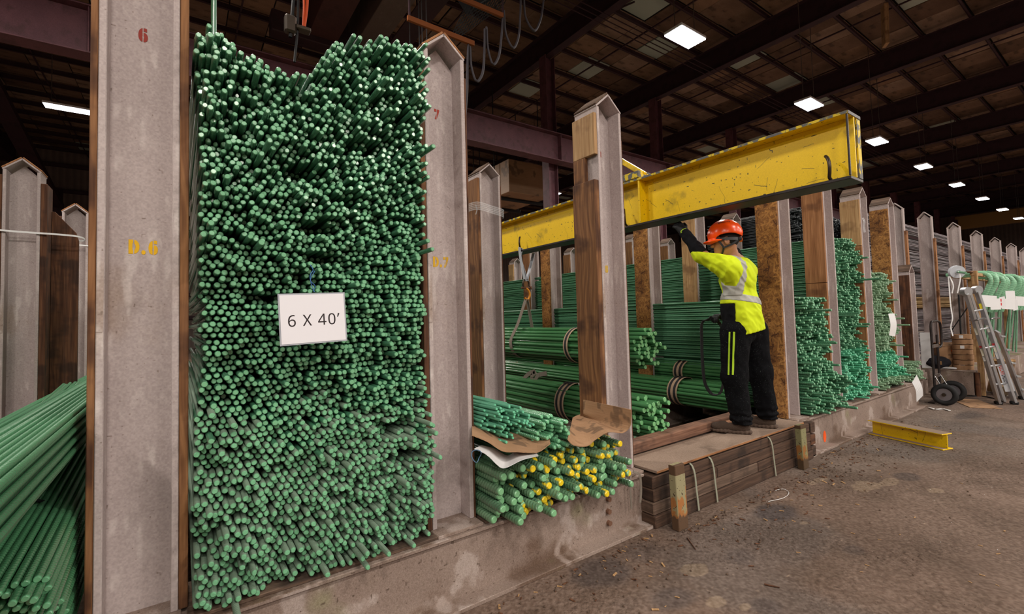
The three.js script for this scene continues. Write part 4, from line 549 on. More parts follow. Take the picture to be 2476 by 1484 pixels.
{
  const Z = -2.0; // cardboard under the thin bundle
  sheet('cardboard_sheet', loft([onZ(1141, 1052, -2.05), onZ(1180, 1068, -2.0), onZ(1215, 1090, -1.97), onZ(1250, 1092, -1.97), onZ(1300, 1093, -1.99), onZ(1331, 1072, -2.04)], [onZ(1141, 1000, -2.6), onZ(1180, 1010, -2.6), onZ(1215, 1020, -2.6), onZ(1250, 1022, -2.6), onZ(1290, 1022, -2.6), onZ(1320, 1018, -2.6)], 20), M.card, 0.004, 'flattened brown cardboard under the thin teal rebar', 'cardboard');
  const f = [onZ(1372, 1062, -2.0), onZ(1385, 1075, -1.99), onZ(1420, 1078, -1.98), onZ(1440, 1062, -2.02), onZ(1470, 1045, -2.0), onZ(1510, 1045, -2.0), onZ(1524, 1030, -1.98), onZ(1526, 1010, -1.97), onZ(1526, 990, -1.965)];
  const b = [onZ(1385, 1010, -2.5), onZ(1392, 1006, -2.5), onZ(1400, 1003, -2.5), onZ(1405, 1002, -2.48), onZ(1408, 1004, -2.46), onZ(1411, 1005, -2.42), onZ(1411, 1000, -2.4), onZ(1411, 985, -2.4), onZ(1411, 966, -2.4)];
  sheet('cardboard_sheet', loft(f, b, 28), M.card, 0.004, 'bent cardboard sheet curling up against post 8', 'cardboard');
  const zz = -1.93; const cv = [[1146, 1085], [1175, 1098], [1212, 1131], [1225, 1130], [1262, 1112], [1302, 1102]].map(([u, v]) => onZ(u, v, zz)), cb = [[1164, 1076], [1195, 1084], [1225, 1101], [1232, 1100], [1245, 1092], [1295, 1090]].map(([u, v]) => onZ(u, v, zz - 0.18));
  sheet('laminated_sign', loft(cv, cb, 16), M.paper, 0.0015, 'curled white laminated sign lying face down on the heavy rebar', 'sign');
  const r = onZ(1152, 1102, -1.92); tag(new MB().tube([...Array(12)].map((_, k) => V(r.x + 0.024 * Math.cos(k / 12 * 6.28), r.y + 0.028 * Math.sin(k / 12 * 6.28), r.z + 0.01 * Math.sin(k))), 0.0022, 30, 5, true).build('blue_twine', std({ color: 0x51708f, roughness: 0.7 })), 'loop of blue twine on the curled white sign', 'twine');
  // twisted strap scraps at post 8's foot
  const s = onZ(1538, 1150, -2.13); tag(new MB().strap([onZ(1530, 1140, -2.14), onZ(1545, 1146, -2.12), onZ(1550, 1180, -2.12), onZ(1548, 1215, -2.12)], 0.016, 0.003, V(1, 0, 0.3), 20).strap([onZ(1527, 1142, -2.14), onZ(1524, 1165, -2.13), onZ(1527, 1230, -2.13)], 0.012, 0.003, V(1, 0, 0.2), 16).build('strap_scrap', M.webbing), 'frayed brown strap hanging at the foot of post 8', 'strap');
  // hanging white tags of the far bays
  const tagS = (u0, v0, u1, v1, w, z, label) => { const a = onZ(u0, v0, z), b = onZ(u1, v1, z); const t = new MB().strap([a, a.clone().lerp(b, 0.5).add(V(0.01, 0, 0.015)), b], w, 0.002, V(1, 0, 0.15), 8).build('paper_tag', M.paper); tag(t, label, 'tag'); };
  tagS(2155, 758, 2157, 812, 0.14, -1.9, 'tall white tag hanging on the dusty olive rebar stack'); tagS(2211, 915, 2224, 964, 0.16, -1.95, 'white tag hanging over the end of the base beam by the hand truck');
}
// ------------------------------------------------------------ the worker: joints laid out in 3-D, fields joined smoothly, meshed by surface nets
function netMesh(f, lo, hi, h, smoothIt = 1) {
  const nx = Math.ceil((hi.x - lo.x) / h) + 1, ny = Math.ceil((hi.y - lo.y) / h) + 1, nz = Math.ceil((hi.z - lo.z) / h) + 1, D = new Float32Array(nx * ny * nz), id = (i, j, k) => i + nx * (j + ny * k), p = V(0, 0, 0);
  const S = 5, far = S * h * 1.5 + 0.012; // blocks well away from the surface are filled without looking closer
  for (let K = 0; K < nz; K += S) for (let Jj = 0; Jj < ny; Jj += S) for (let I = 0; I < nx; I += S) {
    const c = f(p.set(lo.x + (I + 2) * h, lo.y + (Jj + 2) * h, lo.z + (K + 2) * h)), skip = Math.abs(c) > far;
    for (let k = K; k < Math.min(K + S, nz); k++) for (let j = Jj; j < Math.min(Jj + S, ny); j++) for (let i = I; i < Math.min(I + S, nx); i++) D[id(i, j, k)] = skip ? c : f(p.set(lo.x + i * h, lo.y + j * h, lo.z + k * h));
  }
  const vi = new Int32Array(nx * ny * nz).fill(-1), pos = [], idx = [];
  for (let k = 0; k < nz - 1; k++) for (let j = 0; j < ny - 1; j++) for (let i = 0; i < nx - 1; i++) {
    let sx = 0, sy = 0, sz = 0, n = 0, m = 0; const d = []; for (let c = 0; c < 8; c++) { d[c] = D[id(i + (c & 1), j + ((c >> 1) & 1), k + (c >> 2))]; if (d[c] < 0) m++; } if (m === 0 || m === 8) continue;
    for (const [a, b] of [[0, 1], [2, 3], [4, 5], [6, 7], [0, 2], [1, 3], [4, 6], [5, 7], [0, 4], [1, 5], [2, 6], [3, 7]]) if ((d[a] < 0) !== (d[b] < 0)) { const t = d[a] / (d[a] - d[b]); sx += (a & 1) + t * ((b & 1) - (a & 1)); sy += ((a >> 1) & 1) + t * (((b >> 1) & 1) - ((a >> 1) & 1)); sz += (a >> 2) + t * ((b >> 2) - (a >> 2)); n++; }
    vi[id(i, j, k)] = pos.length / 3; pos.push(lo.x + (i + sx / n) * h, lo.y + (j + sy / n) * h, lo.z + (k + sz / n) * h);
  }
  const quad = (a, b, c, d, fl) => fl ? idx.push(a, b, c, a, c, d) : idx.push(a, c, b, a, d, c);
  for (let k = 1; k < nz - 1; k++) for (let j = 1; j < ny - 1; j++) for (let i = 1; i < nx - 1; i++) {
    const s = D[id(i, j, k)] < 0; if (s !== (D[id(i + 1, j, k)] < 0)) quad(vi[id(i, j - 1, k - 1)], vi[id(i, j, k - 1)], vi[id(i, j, k)], vi[id(i, j - 1, k)], s);
    if (s !== (D[id(i, j + 1, k)] < 0)) quad(vi[id(i - 1, j, k - 1)], vi[id(i - 1, j, k)], vi[id(i, j, k)], vi[id(i, j, k - 1)], s);
    if (s !== (D[id(i, j, k + 1)] < 0)) quad(vi[id(i - 1, j - 1, k)], vi[id(i, j - 1, k)], vi[id(i, j, k)], vi[id(i - 1, j, k)], s);
  }
  const g = new THREE.BufferGeometry(); g.setAttribute('position', new THREE.Float32BufferAttribute(pos, 3)); g.setIndex(idx); g.computeVertexNormals();
  const uv = new Float32Array(pos.length / 3 * 2); for (let i = 0; i < pos.length / 3; i++) { uv[2 * i] = pos[3 * i] + pos[3 * i + 2] * 0.7; uv[2 * i + 1] = pos[3 * i + 1]; } g.setAttribute('uv', new THREE.BufferAttribute(uv, 2)); return g;
}
const smin = (a, b, k) => { const h = Math.max(k - Math.abs(a - b), 0) / k; return Math.min(a, b) - h * h * k * 0.25; };
function cap(a, b, ra, rb) { const d = b.clone().sub(a), L2 = d.lengthSq(); return p => { const t = clamp(((p.x - a.x) * d.x + (p.y - a.y) * d.y + (p.z - a.z) * d.z) / L2); const x = p.x - a.x - d.x * t, y = p.y - a.y - d.y * t, z = p.z - a.z - d.z * t; return Math.sqrt(x * x + y * y + z * z) - lerp(ra, rb, t); }; }
// ellipsoid with axes e0,e1,e2 and radii
function ell(c, ax, r) { const q = V(0, 0, 0); return p => { q.copy(p).sub(c); const a = q.dot(ax[0]), b = q.dot(ax[1]), d = q.dot(ax[2]); const k0 = Math.hypot(a / r[0], b / r[1], d / r[2]), k1 = Math.hypot(a / r[0] ** 2, b / r[1] ** 2, d / r[2] ** 2); return k1 < 1e-9 ? -Math.min(...r) : k0 * (k0 - 1) / k1; }; }
function uni(list, k) { return p => { let d = 1e9; for (const f of list) d = smin(d, f(p), k); return d; }; }
{
  const J = (u, v, d) => onD(u, v, d), fwd = V(-0.14, 0, -0.99).normalize(), lft = V(-0.99, 0, 0.14).normalize(), up = V(0, 1, 0), ax = [lft, up, fwd];
  const heelL = V(4.04, 0.367, -2.165), toeL = V(3.93, 0.367, -2.44), heelR = V(4.4, 0.367, -2.12), toeR = V(4.335, 0.367, -2.39);
  const hipL = J(1777, 800, 4.14), kneeL = J(1776, 908, 4.13), ankL = heelL.clone().lerp(toeL, 0.22).add(V(0, 0.1, 0)), hipR = J(1822, 796, 4.27), kneeR = J(1837, 900, 4.27), ankR = heelR.clone().lerp(toeR, 0.22).add(V(0, 0.1, 0));
  const pel = J(1800, 785, 4.2), waist = J(1790, 738, 4.19), chest = J(1784, 672, 4.19), neck = J(1775, 622, 4.19), headC = J(1753, 583, 4.16);
  const shL = chest.clone().addScaledVector(lft, 0.185).add(V(0, 0.075, 0)), shR = chest.clone().addScaledVector(lft, -0.185).add(V(0, 0.07, 0)), elL = J(1697, 617, 4.2), wrL = J(1654, 562, 4.32), hdL = J(1643, 547, 4.345);
  const elR = J(1812, 748, 4.5), wrR = J(1752, 765, 4.4), hdR = J(1725, 763, 4.36);
  const who = thing('person', 'worker in orange helmet, yellow hi-vis shirt and black trousers steadying the lifting beam', 'person', [0, 0, 0]);
  // ---- body: one continuous skin surface under the clothes, with its own fine grid for the head
  const hF = camR.clone().multiplyScalar(-0.93).addScaledVector(camF, 0.3).add(V(0, -0.12, 0)).normalize(), hS = V(0, 0, 0).crossVectors(up, hF).normalize(), hU = V(0, 0, 0).crossVectors(hF, hS).normalize(), H3 = (f, s, u) => headC.clone().addScaledVector(hF, f).addScaledVector(hS, s).addScaledVector(hU, u), hax = [hF, hS, hU];
  const trunk = [ell(chest.clone().add(V(0, 0.0, 0)), ax, [0.175, 0.2, 0.105]), ell(waist, ax, [0.15, 0.16, 0.1]), ell(pel, ax, [0.165, 0.13, 0.115]), cap(neck, chest, 0.055, 0.07)];
  const limbs = [cap(shL, elL, 0.055, 0.042), cap(elL, wrL, 0.042, 0.03), cap(shR, elR, 0.055, 0.042), cap(elR, wrR, 0.042, 0.03), cap(hipL, kneeL, 0.085, 0.055), cap(kneeL, ankL, 0.052, 0.036), cap(hipR, kneeR, 0.085, 0.055), cap(kneeR, ankR, 0.052, 0.036), cap(ankL, toeL.clone().add(V(0, 0.035, 0)), 0.036, 0.03), cap(ankR, toeR.clone().add(V(0, 0.035, 0)), 0.036, 0.03)];
  const neckF = cap(neck.clone().add(V(0, -0.03, 0)), H3(-0.025, 0, -0.06), 0.06, 0.056);
  const bodyF = uni([...trunk, ...limbs, neckF], 0.05);
  const bodyG = netMesh(bodyF, V(3.6, 0.36, -2.95), V(4.6, 1.99, -1.95), 0.014);
  // hS = up x forward is the person's left; the left side faces the camera
  const eye = s => ell(H3(0.092, s * 0.033, 0.005), hax, [0.012, 0.014, 0.011]);
  const headF = p => { let d = uni([ell(H3(-0.012, 0, 0.03), hax, [0.1, 0.077, 0.105]), ell(H3(0.03, 0, -0.045), hax, [0.068, 0.058, 0.075]), cap(H3(0.04, 0, -0.095), H3(0.072, 0, -0.092), 0.028, 0.022), neckF], 0.035)(p); d = smin(d, cap(H3(0.088, 0, 0.0), H3(0.112, 0, -0.03), 0.008, 0.014)(p), 0.015); d = smin(d, cap(H3(0.085, -0.02, -0.06), H3(0.085, 0.02, -0.06), 0.011, 0.011)(p), 0.012); d = smin(d, cap(H3(0.086, -0.04, 0.022), H3(0.086, 0.04, 0.022), 0.012, 0.012)(p), 0.02); d = Math.max(d, -ell(H3(0.105, 0.034, 0.004), hax, [0.016, 0.017, 0.011])(p), -ell(H3(0.105, -0.034, 0.004), hax, [0.016, 0.017, 0.011])(p));
    for (const s of [-1, 1]) { const e = Math.max(ell(H3(-0.004, s * 0.08, -0.008), hax, [0.022, 0.011, 0.034])(p), -ell(H3(0.0, s * 0.094, -0.006), hax, [0.012, 0.009, 0.02])(p)); d = smin(d, e, 0.006); } return d; };
  const headG = netMesh(headF, headC.clone().addScalar(-0.17), headC.clone().addScalar(0.17), 0.0042);
  const skin = std({ color: 0xb07a58, roughness: 0.55 });
  const body = obj('body', mergeGeometries([bodyG, headG]), skin, who);
  for (const s of [-1, 1]) obj('eye', netMesh(eye(s), H3(0.09, s * 0.033, 0.005).addScalar(-0.02), H3(0.09, s * 0.033, 0.005).addScalar(0.02), 0.003), std({ color: 0x2a211d, roughness: 0.2 }), body);
  const hairF = p => Math.max(ell(H3(-0.018, 0, 0.028), hax, [0.1035, 0.0815, 0.108])(p), p.clone().sub(headC).dot(hF) - 0.03 - 0.5 * p.clone().sub(headC).dot(hU), -(p.clone().sub(headC).dot(hU) + 0.075 - 0.0 * 1), -ell(H3(-0.004, 0.08, -0.008), hax, [0.03, 0.03, 0.038])(p));
  obj('hair', netMesh(hairF, headC.clone().addScalar(-0.15), headC.clone().addScalar(0.15), 0.005), std({ color: 0x191412, roughness: 0.8, bumpMap: T.grain, bumpScale: 0.002 }), who);
  // ---- helmet
  const hc = H3(-0.008, 0, 0.058), helmF = p => { const q = p.clone().sub(hc), f = q.dot(hF), s = q.dot(hS), u = q.dot(hU), shell = ell(hc, hax, [0.142, 0.118, 0.132])(p); const rim = 0.012 * Math.cos(f * 18) - 0.016 - 0.05 * sstep(0.05, 0.16, f) - 0.012 * sstep(-0.05, -0.14, f); let d = Math.max(shell, rim - u); const br = Math.max(ell(hc.clone().addScaledVector(hF, 0.062).addScaledVector(hU, -0.05), hax, [0.128, 0.1, 0.022])(p), 0.03 - f); d = smin(d, br, 0.012); const ridge = Math.max(ell(hc, hax, [0.147, 0.03, 0.137])(p), rim + 0.03 - u); d = smin(d, ridge, 0.01); const inn = ell(hc.clone().addScaledVector(hU, -0.012), hax, [0.132, 0.108, 0.12])(p); return Math.max(d, -Math.max(inn, -0.2)); };
  const helm = obj('helmet', netMesh(helmF, hc.clone().addScalar(-0.22), hc.clone().addScalar(0.22), 0.0048), std({ color: 0xff5410, roughness: 0.25 }), who);
  { const hb = []; for (let k = 0; k <= 14; k++) { const a = 0.75 + k / 14 * (Math.PI * 2 - 1.5); hb.push(H3(0.104 * Math.cos(a) - 0.012, 0.088 * Math.sin(a), 0.018 - 0.02 * (1 - Math.cos(a)) / 2)); } new MB().strap(hb, 0.026, 0.004, hU, 40).build('headband', std({ color: 0x4a494c, roughness: 0.6 }), helm); new MB().cyl(H3(-0.118, 0, -0.006), H3(-0.14, 0, -0.01), 0.02, 0.018, 14).build('ratchet_dial', std({ color: 0xf26a10, roughness: 0.4 }), helm); new MB().box(...H3(-0.11, 0.03, -0.002).toArray(), 0.04, 0.028, 0.04, 0.008, [0, -0.6, 0]).build('ratchet_housing', M.black, helm);
    for (const s of [-1, 1]) { new MB().strap([H3(0.075, s * 0.082, 0.03), H3(0.05, s * 0.085, -0.02), H3(0.03, s * 0.079, -0.065), H3(0.045, s * 0.045, -0.115), H3(0.05, 0, -0.125)], 0.016, 0.003, hF, 24).strap([H3(-0.1, s * 0.05, -0.01), H3(-0.05, s * 0.08, -0.04), H3(0.03, s * 0.081, -0.066)], 0.016, 0.003, hU, 14).build('chin_strap', M.strapBlack, helm); }
    const vents = new MB(); for (let k = 0; k < 8; k++) { const a = -0.35 + k * 0.09, pt = hc.clone().addScaledVector(hF, -0.142 * Math.sin(a) * 0.97).addScaledVector(hS, 0.075).addScaledVector(hU, 0.098 * Math.cos(a) * 0.99); vents.box(pt.x, pt.y, pt.z, 0.006, 0.014, 0.006, 0.002); } vents.build('vent_slot', M.black, helm);
    const gl = new MB(); for (const s of [-1, 1]) gl.cyl(H3(0.1, s * 0.075, 0.008), H3(0.01, s * 0.086, 0.006), 0.0028, 0.0028, 6); gl.tube([H3(0.1, -0.075, 0.008), H3(0.115, -0.04, 0.004), H3(0.12, 0, 0.004), H3(0.115, 0.04, 0.004), H3(0.1, 0.075, 0.008)], 0.0025, 16, 6); gl.build('safety_glasses', M.black, who); }
  // ---- shirt: torso and sleeves with folds
  const sh2 = shL.clone().lerp(elL, 0.35), cuffL = elL.clone().lerp(wrL, 0.28), hem = J(1800, 800, 4.2);
  const B = p => { const q = p.clone().sub(chest); return [q.dot(lft), q.y, q.dot(fwd)]; };
  const fold = p => { const a = p.x * 0.7 + p.z * 0.7; return 0.014 * noise.noise(p.x * 9, p.y * 7 + a * 9, p.z * 9) + 0.012 * Math.abs(noise.noise(p.x * 15 + p.y * 9, p.y * 12, p.z * 15)) * (0.4 + sstep(1.62, 1.45, p.y) + sstep(1.55, 1.7, p.y) * sstep(4.1, 3.95, p.x)) + 0.006 * Math.max(0, Math.sin((p.y * 1.2 + a * 1.3) * 46 + 4 * noise.noise(p.x * 5, p.y * 5, p.z * 5))) * sstep(1.5, 1.75, p.y); };
  const torsoS = uni([ell(chest.clone().add(V(0, 0.02, 0)), ax, [0.215, 0.2, 0.142]), ell(waist.clone().addScaledVector(fwd, 0.01), ax, [0.192, 0.24, 0.145]), ell(pel.clone().add(V(0, -0.02, 0)), ax, [0.208, 0.34, 0.158]), cap(shL, shR, 0.085, 0.085), cap(neck.clone().add(V(0, -0.035, 0)), chest, 0.075, 0.12)], 0.07);
  const sleeveL = uni([cap(shL, sh2, 0.1, 0.092), cap(sh2, elL, 0.092, 0.078), cap(elL, cuffL, 0.076, 0.068)], 0.03), sleeveR = uni([cap(shR, elR, 0.088, 0.07), cap(elR, wrR, 0.066, 0.05)], 0.04);
  const hemPl = p => { const [l] = B(p); return (hem.y - 0.018 - 0.055 * (-l) * -1) - p.y; };
  const hemF = p => { const u = p.clone().sub(hem).dot(camR); return hem.y + 0.0 + 0.19 * u - 0.012 - p.y; };
  const cutA = p => { const d = wrL.clone().sub(elL).normalize(); return p.clone().sub(cuffL).dot(d); };
  const shirtF = p => { let d = smin(torsoS(p), sleeveL(p), 0.045); d = smin(d, sleeveR(p), 0.04); d += fold(p); d = Math.max(d, hemF(p), cutA(p), p.clone().sub(neck).dot(V(0.1, 0.98, 0.15)) - 0.0); return d; };
  const lo = V(3.62, 1.16, -2.75), hi = V(4.48, 2.02, -1.92);
  const panel = p => { const [l, y, f] = B(p); const edge = hem.clone(); const u = p.clone().sub(hem).dot(camR); return Math.max(u + 0.142 - 0.06 * (hem.y - p.y), p.y - J(1740, 735, 4.2).y); }; // negative inside the dark side panel
  const hiv = std({ color: 0xd8ec04, roughness: 0.78, bumpMap: rp(T.cloth, 0.04), bumpScale: 0.0006 }), navy = new THREE.MeshPhysicalMaterial({ specularIntensity: 0.3, color: 0x141418, roughness: 0.85, bumpMap: rp(T.cloth, 0.05), bumpScale: 0.0008 });
  const shirt = obj('shirt', netMesh(p => Math.max(shirtF(p), -panel(p)), lo, hi, 0.0075), hiv, who);
  obj('side_panel', netMesh(p => Math.max(shirtF(p), panel(p)), lo, V(4.48, 1.6, -1.92), 0.0075), navy, shirt);
  const refl = std({ color: 0xb4b3ac, roughness: 0.45, metalness: 0.25, bumpMap: rp(T.cloth, 0.06), bumpScale: 0.001 });
  const bandY = p => { const u = p.clone().sub(waist).dot(camR); const yc = J(1788, 723, 4.2).y - 0.16 * u; return Math.abs(p.y - yc) - 0.031; };
  const stripe = p => { const [l, y, f] = B(p); const lc = 0.145 - 0.12 * y; return Math.max(Math.abs(l - lc) - 0.027, f - 0.08, J(1788, 716, 4.2).y - p.y); };
  obj('reflective_band', netMesh(p => Math.max(torsoS(p) + fold(p) - 0.0035, -(torsoS(p) + fold(p)) - 0.012, bandY(p)), lo, V(4.48, 1.72, -1.92), 0.006), refl, shirt);
  obj('reflective_stripe', netMesh(p => { const t = torsoS(p) + fold(p) - 0.004; return Math.max(t - 0.0035, -t - 0.014, stripe(p), 0.0 - Math.max(sleeveL(p) + fold(p) - 0.0, p.y - chest.y - 0.1), p.clone().sub(neck).dot(V(0.1, 0.98, 0.15)) - 0.005); }, V(3.8, 1.5, -2.5), V(4.3, 2.02, -1.95), 0.006), refl, shirt);
  obj('collar', netMesh(p => Math.max(cap(neck.clone().add(V(0, -0.02, 0)), neck.clone().add(V(-0.014, 0.03, 0)), 0.08, 0.068)(p), -cap(neck.clone().add(V(0, -0.02, 0)), neck.clone().add(V(-0.01, 0.04, 0)), 0.064, 0.058)(p)), neck.clone().addScalar(-0.12), neck.clone().addScalar(0.12), 0.005), navy, shirt);
  const cf = uni([cap(elL, cuffL, 0.07, 0.064), cap(cuffL, wrL, 0.064, 0.05)], 0.02); const d2 = wrL.clone().sub(elL).normalize();
  obj('undersleeve', netMesh(p => Math.max(cf(p) + 0.7 * fold(p), -p.clone().sub(cuffL).dot(d2) - 0.07, p.clone().sub(wrL).dot(d2) - 0.012), wrL.clone().addScalar(-0.22), wrL.clone().addScalar(0.22), 0.006), navy, who);
  // ---- trousers
  const foldT = p => 0.008 * noise.noise(p.x * 8, p.y * 6, p.z * 8) + 0.006 * noise.noise(p.x * 18, p.y * 13 + p.x * 10, p.z * 18) + 0.008 * Math.sin(p.y * 110 + 3 * noise.noise(p.x * 12, p.y * 12, p.z * 12)) * sstep(0.62, 0.5, p.y);
  const trF = p => { let L = uni([cap(hipL, kneeL, 0.125, 0.103), cap(kneeL, ankL.clone().add(V(0, 0.02, 0)), 0.103, 0.088)], 0.05)(p), Rr = uni([cap(hipR, kneeR, 0.12, 0.098), cap(kneeR, ankR.clone().add(V(0, 0.02, 0)), 0.098, 0.088)], 0.05)(p); let d = smin(L, Rr, 0.02); d = smin(d, ell(pel.clone().add(V(0, -0.03, 0)), ax, [0.178, 0.14, 0.128])(p), 0.05); return Math.max(d + foldT(p), p.y - (pel.y + 0.05), 0.452 - p.y); };
  const tl = V(3.75, 0.43, -2.6), th = V(4.6, 1.38, -1.95), denim = tex(512, 512, (u, v) => { let c = [13, 13, 16]; const g = fbm(u, v, 40, 40, 3, 45); c = mixc(c, [30, 29, 33], 0.5 * sstep(0.5, 0.8, g)); const p = vn(u * 200, v * 200, 200, 200, 46), m = fbm(u, v, 3, 3, 3, 47); if (p > 0.975 - 0.09 * (m - 0.4)) c = mixc(c, [150, 168, 158], 0.8); return c; });
  const trousers = obj('trousers', netMesh(trF, tl, th, 0.008), new THREE.MeshPhysicalMaterial({ map: rp(denim, 0.6), roughness: 0.9, specularIntensity: 0.2 }), who);
  const lime = std({ color: 0x9fc41c, roughness: 0.7 });
  for (const [u0, u1] of [[1764.5, 1762], [1775, 1772]]) { const a = J(u0, 808, 4), b = J(u1, 905, 4), ta = a.clone().sub(CAM).normalize(), tb = b.clone().sub(CAM).normalize(); const rows = []; for (let k = 0; k <= 14; k++) { const u = lerp(u0, u1, k / 14), v = lerp(802, 906, k / 14); const dir = ray(u, v).normalize(); let t = 3.5; for (let s = 0; s < 60; s++) { const d = trF(CAM.clone().addScaledVector(dir, t)); t += d * 0.8; if (Math.abs(d) < 0.0005) break; } rows.push(CAM.clone().addScaledVector(dir, t - 0.002)); } new MB().strap(rows, 0.017, 0.004, camR, 40).build('lime_stripe', lime, trousers); }
  // ---- shoes
  const shoe = (he, to, nm) => { const d = to.clone().sub(he).normalize(), s = V(-d.z, 0, d.x), a = [d, V(0, 1, 0), s], at = (f, y, q = 0) => he.clone().addScaledVector(d, f).add(V(0, y, 0)).addScaledVector(s, q), L = he.distanceTo(to);
    const upper = p => { let q = uni([ell(at(0.075, 0.055), a, [0.08, 0.058, 0.044]), ell(at(0.16, 0.05), a, [0.09, 0.048, 0.048]), ell(at(L - 0.05, 0.042), a, [0.075, 0.038, 0.052]), cap(at(0.06, 0.06), at(0.055, 0.115), 0.044, 0.046)], 0.04)(p); return Math.max(q + 0.0025 * noise.noise(p.x * 60, p.y * 60, p.z * 60), he.y + 0.026 - p.y); };
    const sole = p => { const f = p.clone().sub(he).dot(d), q = uni([ell(at(0.075, 0.018), a, [0.1, 0.03, 0.05]), ell(at(L - 0.07, 0.016), a, [0.105, 0.028, 0.058]), ell(at(L / 2, 0.018), a, [0.12, 0.026, 0.046])], 0.03)(p); return Math.max(q + 0.003 * Math.sin(f * 190), he.y + 0.001 - p.y, p.y - he.y - 0.034 - 0.008 * Math.sin(f * 40)); };
    const g = new THREE.Group(); g.name = 'shoe'; who.add(g); const l2 = at(0.12, 0.05).addScalar(-0.22), h2 = at(0.12, 0.05).addScalar(0.22); l2.y = he.y - 0.01; h2.y = he.y + 0.2; obj('upper', netMesh(upper, l2, h2, 0.006), std({ color: 0x46362c, roughness: 0.9, bumpMap: rp(T.grain, 0.1), bumpScale: 0.004 }), g); obj('sole', netMesh(sole, l2, h2, 0.006), std({ color: 0x55443a, roughness: 0.95 }), g);
    const lc = new MB(); for (let k = 0; k < 5; k++) { const f = 0.12 + k * 0.024, y = 0.102 - k * 0.006; lc.tube([at(f, y - 0.02, -0.038), at(f + 0.006, y + 0.003, 0), at(f, y - 0.02, 0.038)], 0.003, 10, 5); } lc.build('laces', M.black, g); };
  shoe(heelL, toeL); shoe(heelR, toeR);
  // ---- gloves: palm, four fingers of unequal length with knuckle bends, thumb from the side
  const glove = (wr, pd, nrm, curl, sc, side) => { const s = V(0, 0, 0).crossVectors(pd, nrm).normalize().multiplyScalar(side), at = (f, q, n) => wr.clone().addScaledVector(pd, f * sc).addScaledVector(s, q * sc).addScaledVector(nrm, n * sc), list = [cap(at(-0.03, 0, 0), at(0.02, 0, 0), 0.036, 0.034)]; for (const q of [-0.032, -0.011, 0.011, 0.032]) list.push(cap(at(0.02, q * 0.7, 0), at(0.085, q, 0), 0.017, 0.0145)); const parts = [uni(list, 0.022)];
    [[-0.034, 0.062, 0], [-0.0115, 0.076, 0], [0.0115, 0.072, 0], [0.033, 0.056, 0]].forEach(([q, L]) => { let p0 = at(0.085, q, 0), f = 0.085, n = 0, a = 0; for (const w of [0.45, 0.32, 0.27]) { a += curl; f += L * w * Math.cos(a); n += L * w * Math.sin(a); const p1 = at(f, q * 1.05, n); parts.push(cap(p0, p1, 0.0125, 0.0105)); p0 = p1; } });
    const t0 = at(0.02, -0.036, 0.004), t1 = at(0.052, -0.062, 0.014), t2 = at(0.082, -0.068, 0.024); parts.push(cap(t0, t1, 0.016, 0.013), cap(t1, t2, 0.013, 0.011)); const f = p => { let d = 1e9; for (const q of parts) d = smin(d, q(p), 0.007); return d; }; return obj('glove', netMesh(f, at(0.06, 0, 0).addScalar(-0.16), at(0.06, 0, 0).addScalar(0.16), 0.004), std({ color: 0x141416, roughness: 0.75, bumpMap: rp(T.grain, 0.05), bumpScale: 0.001 }), who); };
  { const pd = V(-0.12, 0.5, -0.86).normalize(); pd.copy(hdL.clone().sub(wrL).normalize().multiplyScalar(0.6).add(V(-0.25, 0.62, -0.35))).normalize(); const n = V(0, 0, 0).crossVectors(pd, camR).normalize(); glove(wrL, pd, camF.clone().multiplyScalar(1).addScaledVector(pd, -camF.dot(pd)).normalize(), 0.55, 0.92, 1);
    const cuff = wrL.clone().addScaledVector(d2, 0.01); new MB().cyl(cuff.clone().addScaledVector(d2, -0.012), cuff.clone().addScaledVector(d2, 0.008), 0.043, 0.041, 16).build('glove_cuff', lime, who);
    const pr = hdR.clone().sub(wrR).normalize(); glove(wrR, pr, V(0, -1, 0).addScaledVector(pr, pr.y).normalize(), 0.6, 1.0, -1); }
  // the black webbing loop he carries
  const D = 4.36, lp = [[1712, 772, D], [1699, 778, D], [1697, 830, D], [1699, 880, D], [1706, 930, D], [1722, 952, D], [1738, 953, D], [1747, 935, D + 0.02], [1750, 890, D + 0.04], [1751, 840, D + 0.06], [1745, 790, D + 0.07], [1722, 768, D + 0.03]].map(a => J(...a));
  tag(new MB().strap(lp, 0.05, 0.006, camR.clone().multiplyScalar(0.75).addScaledVector(camF, 0.66), 60, true).build('webbing_loop', M.strapBlack), 'black webbing loop hanging from the worker\'s lower hand', 'webbing');
}
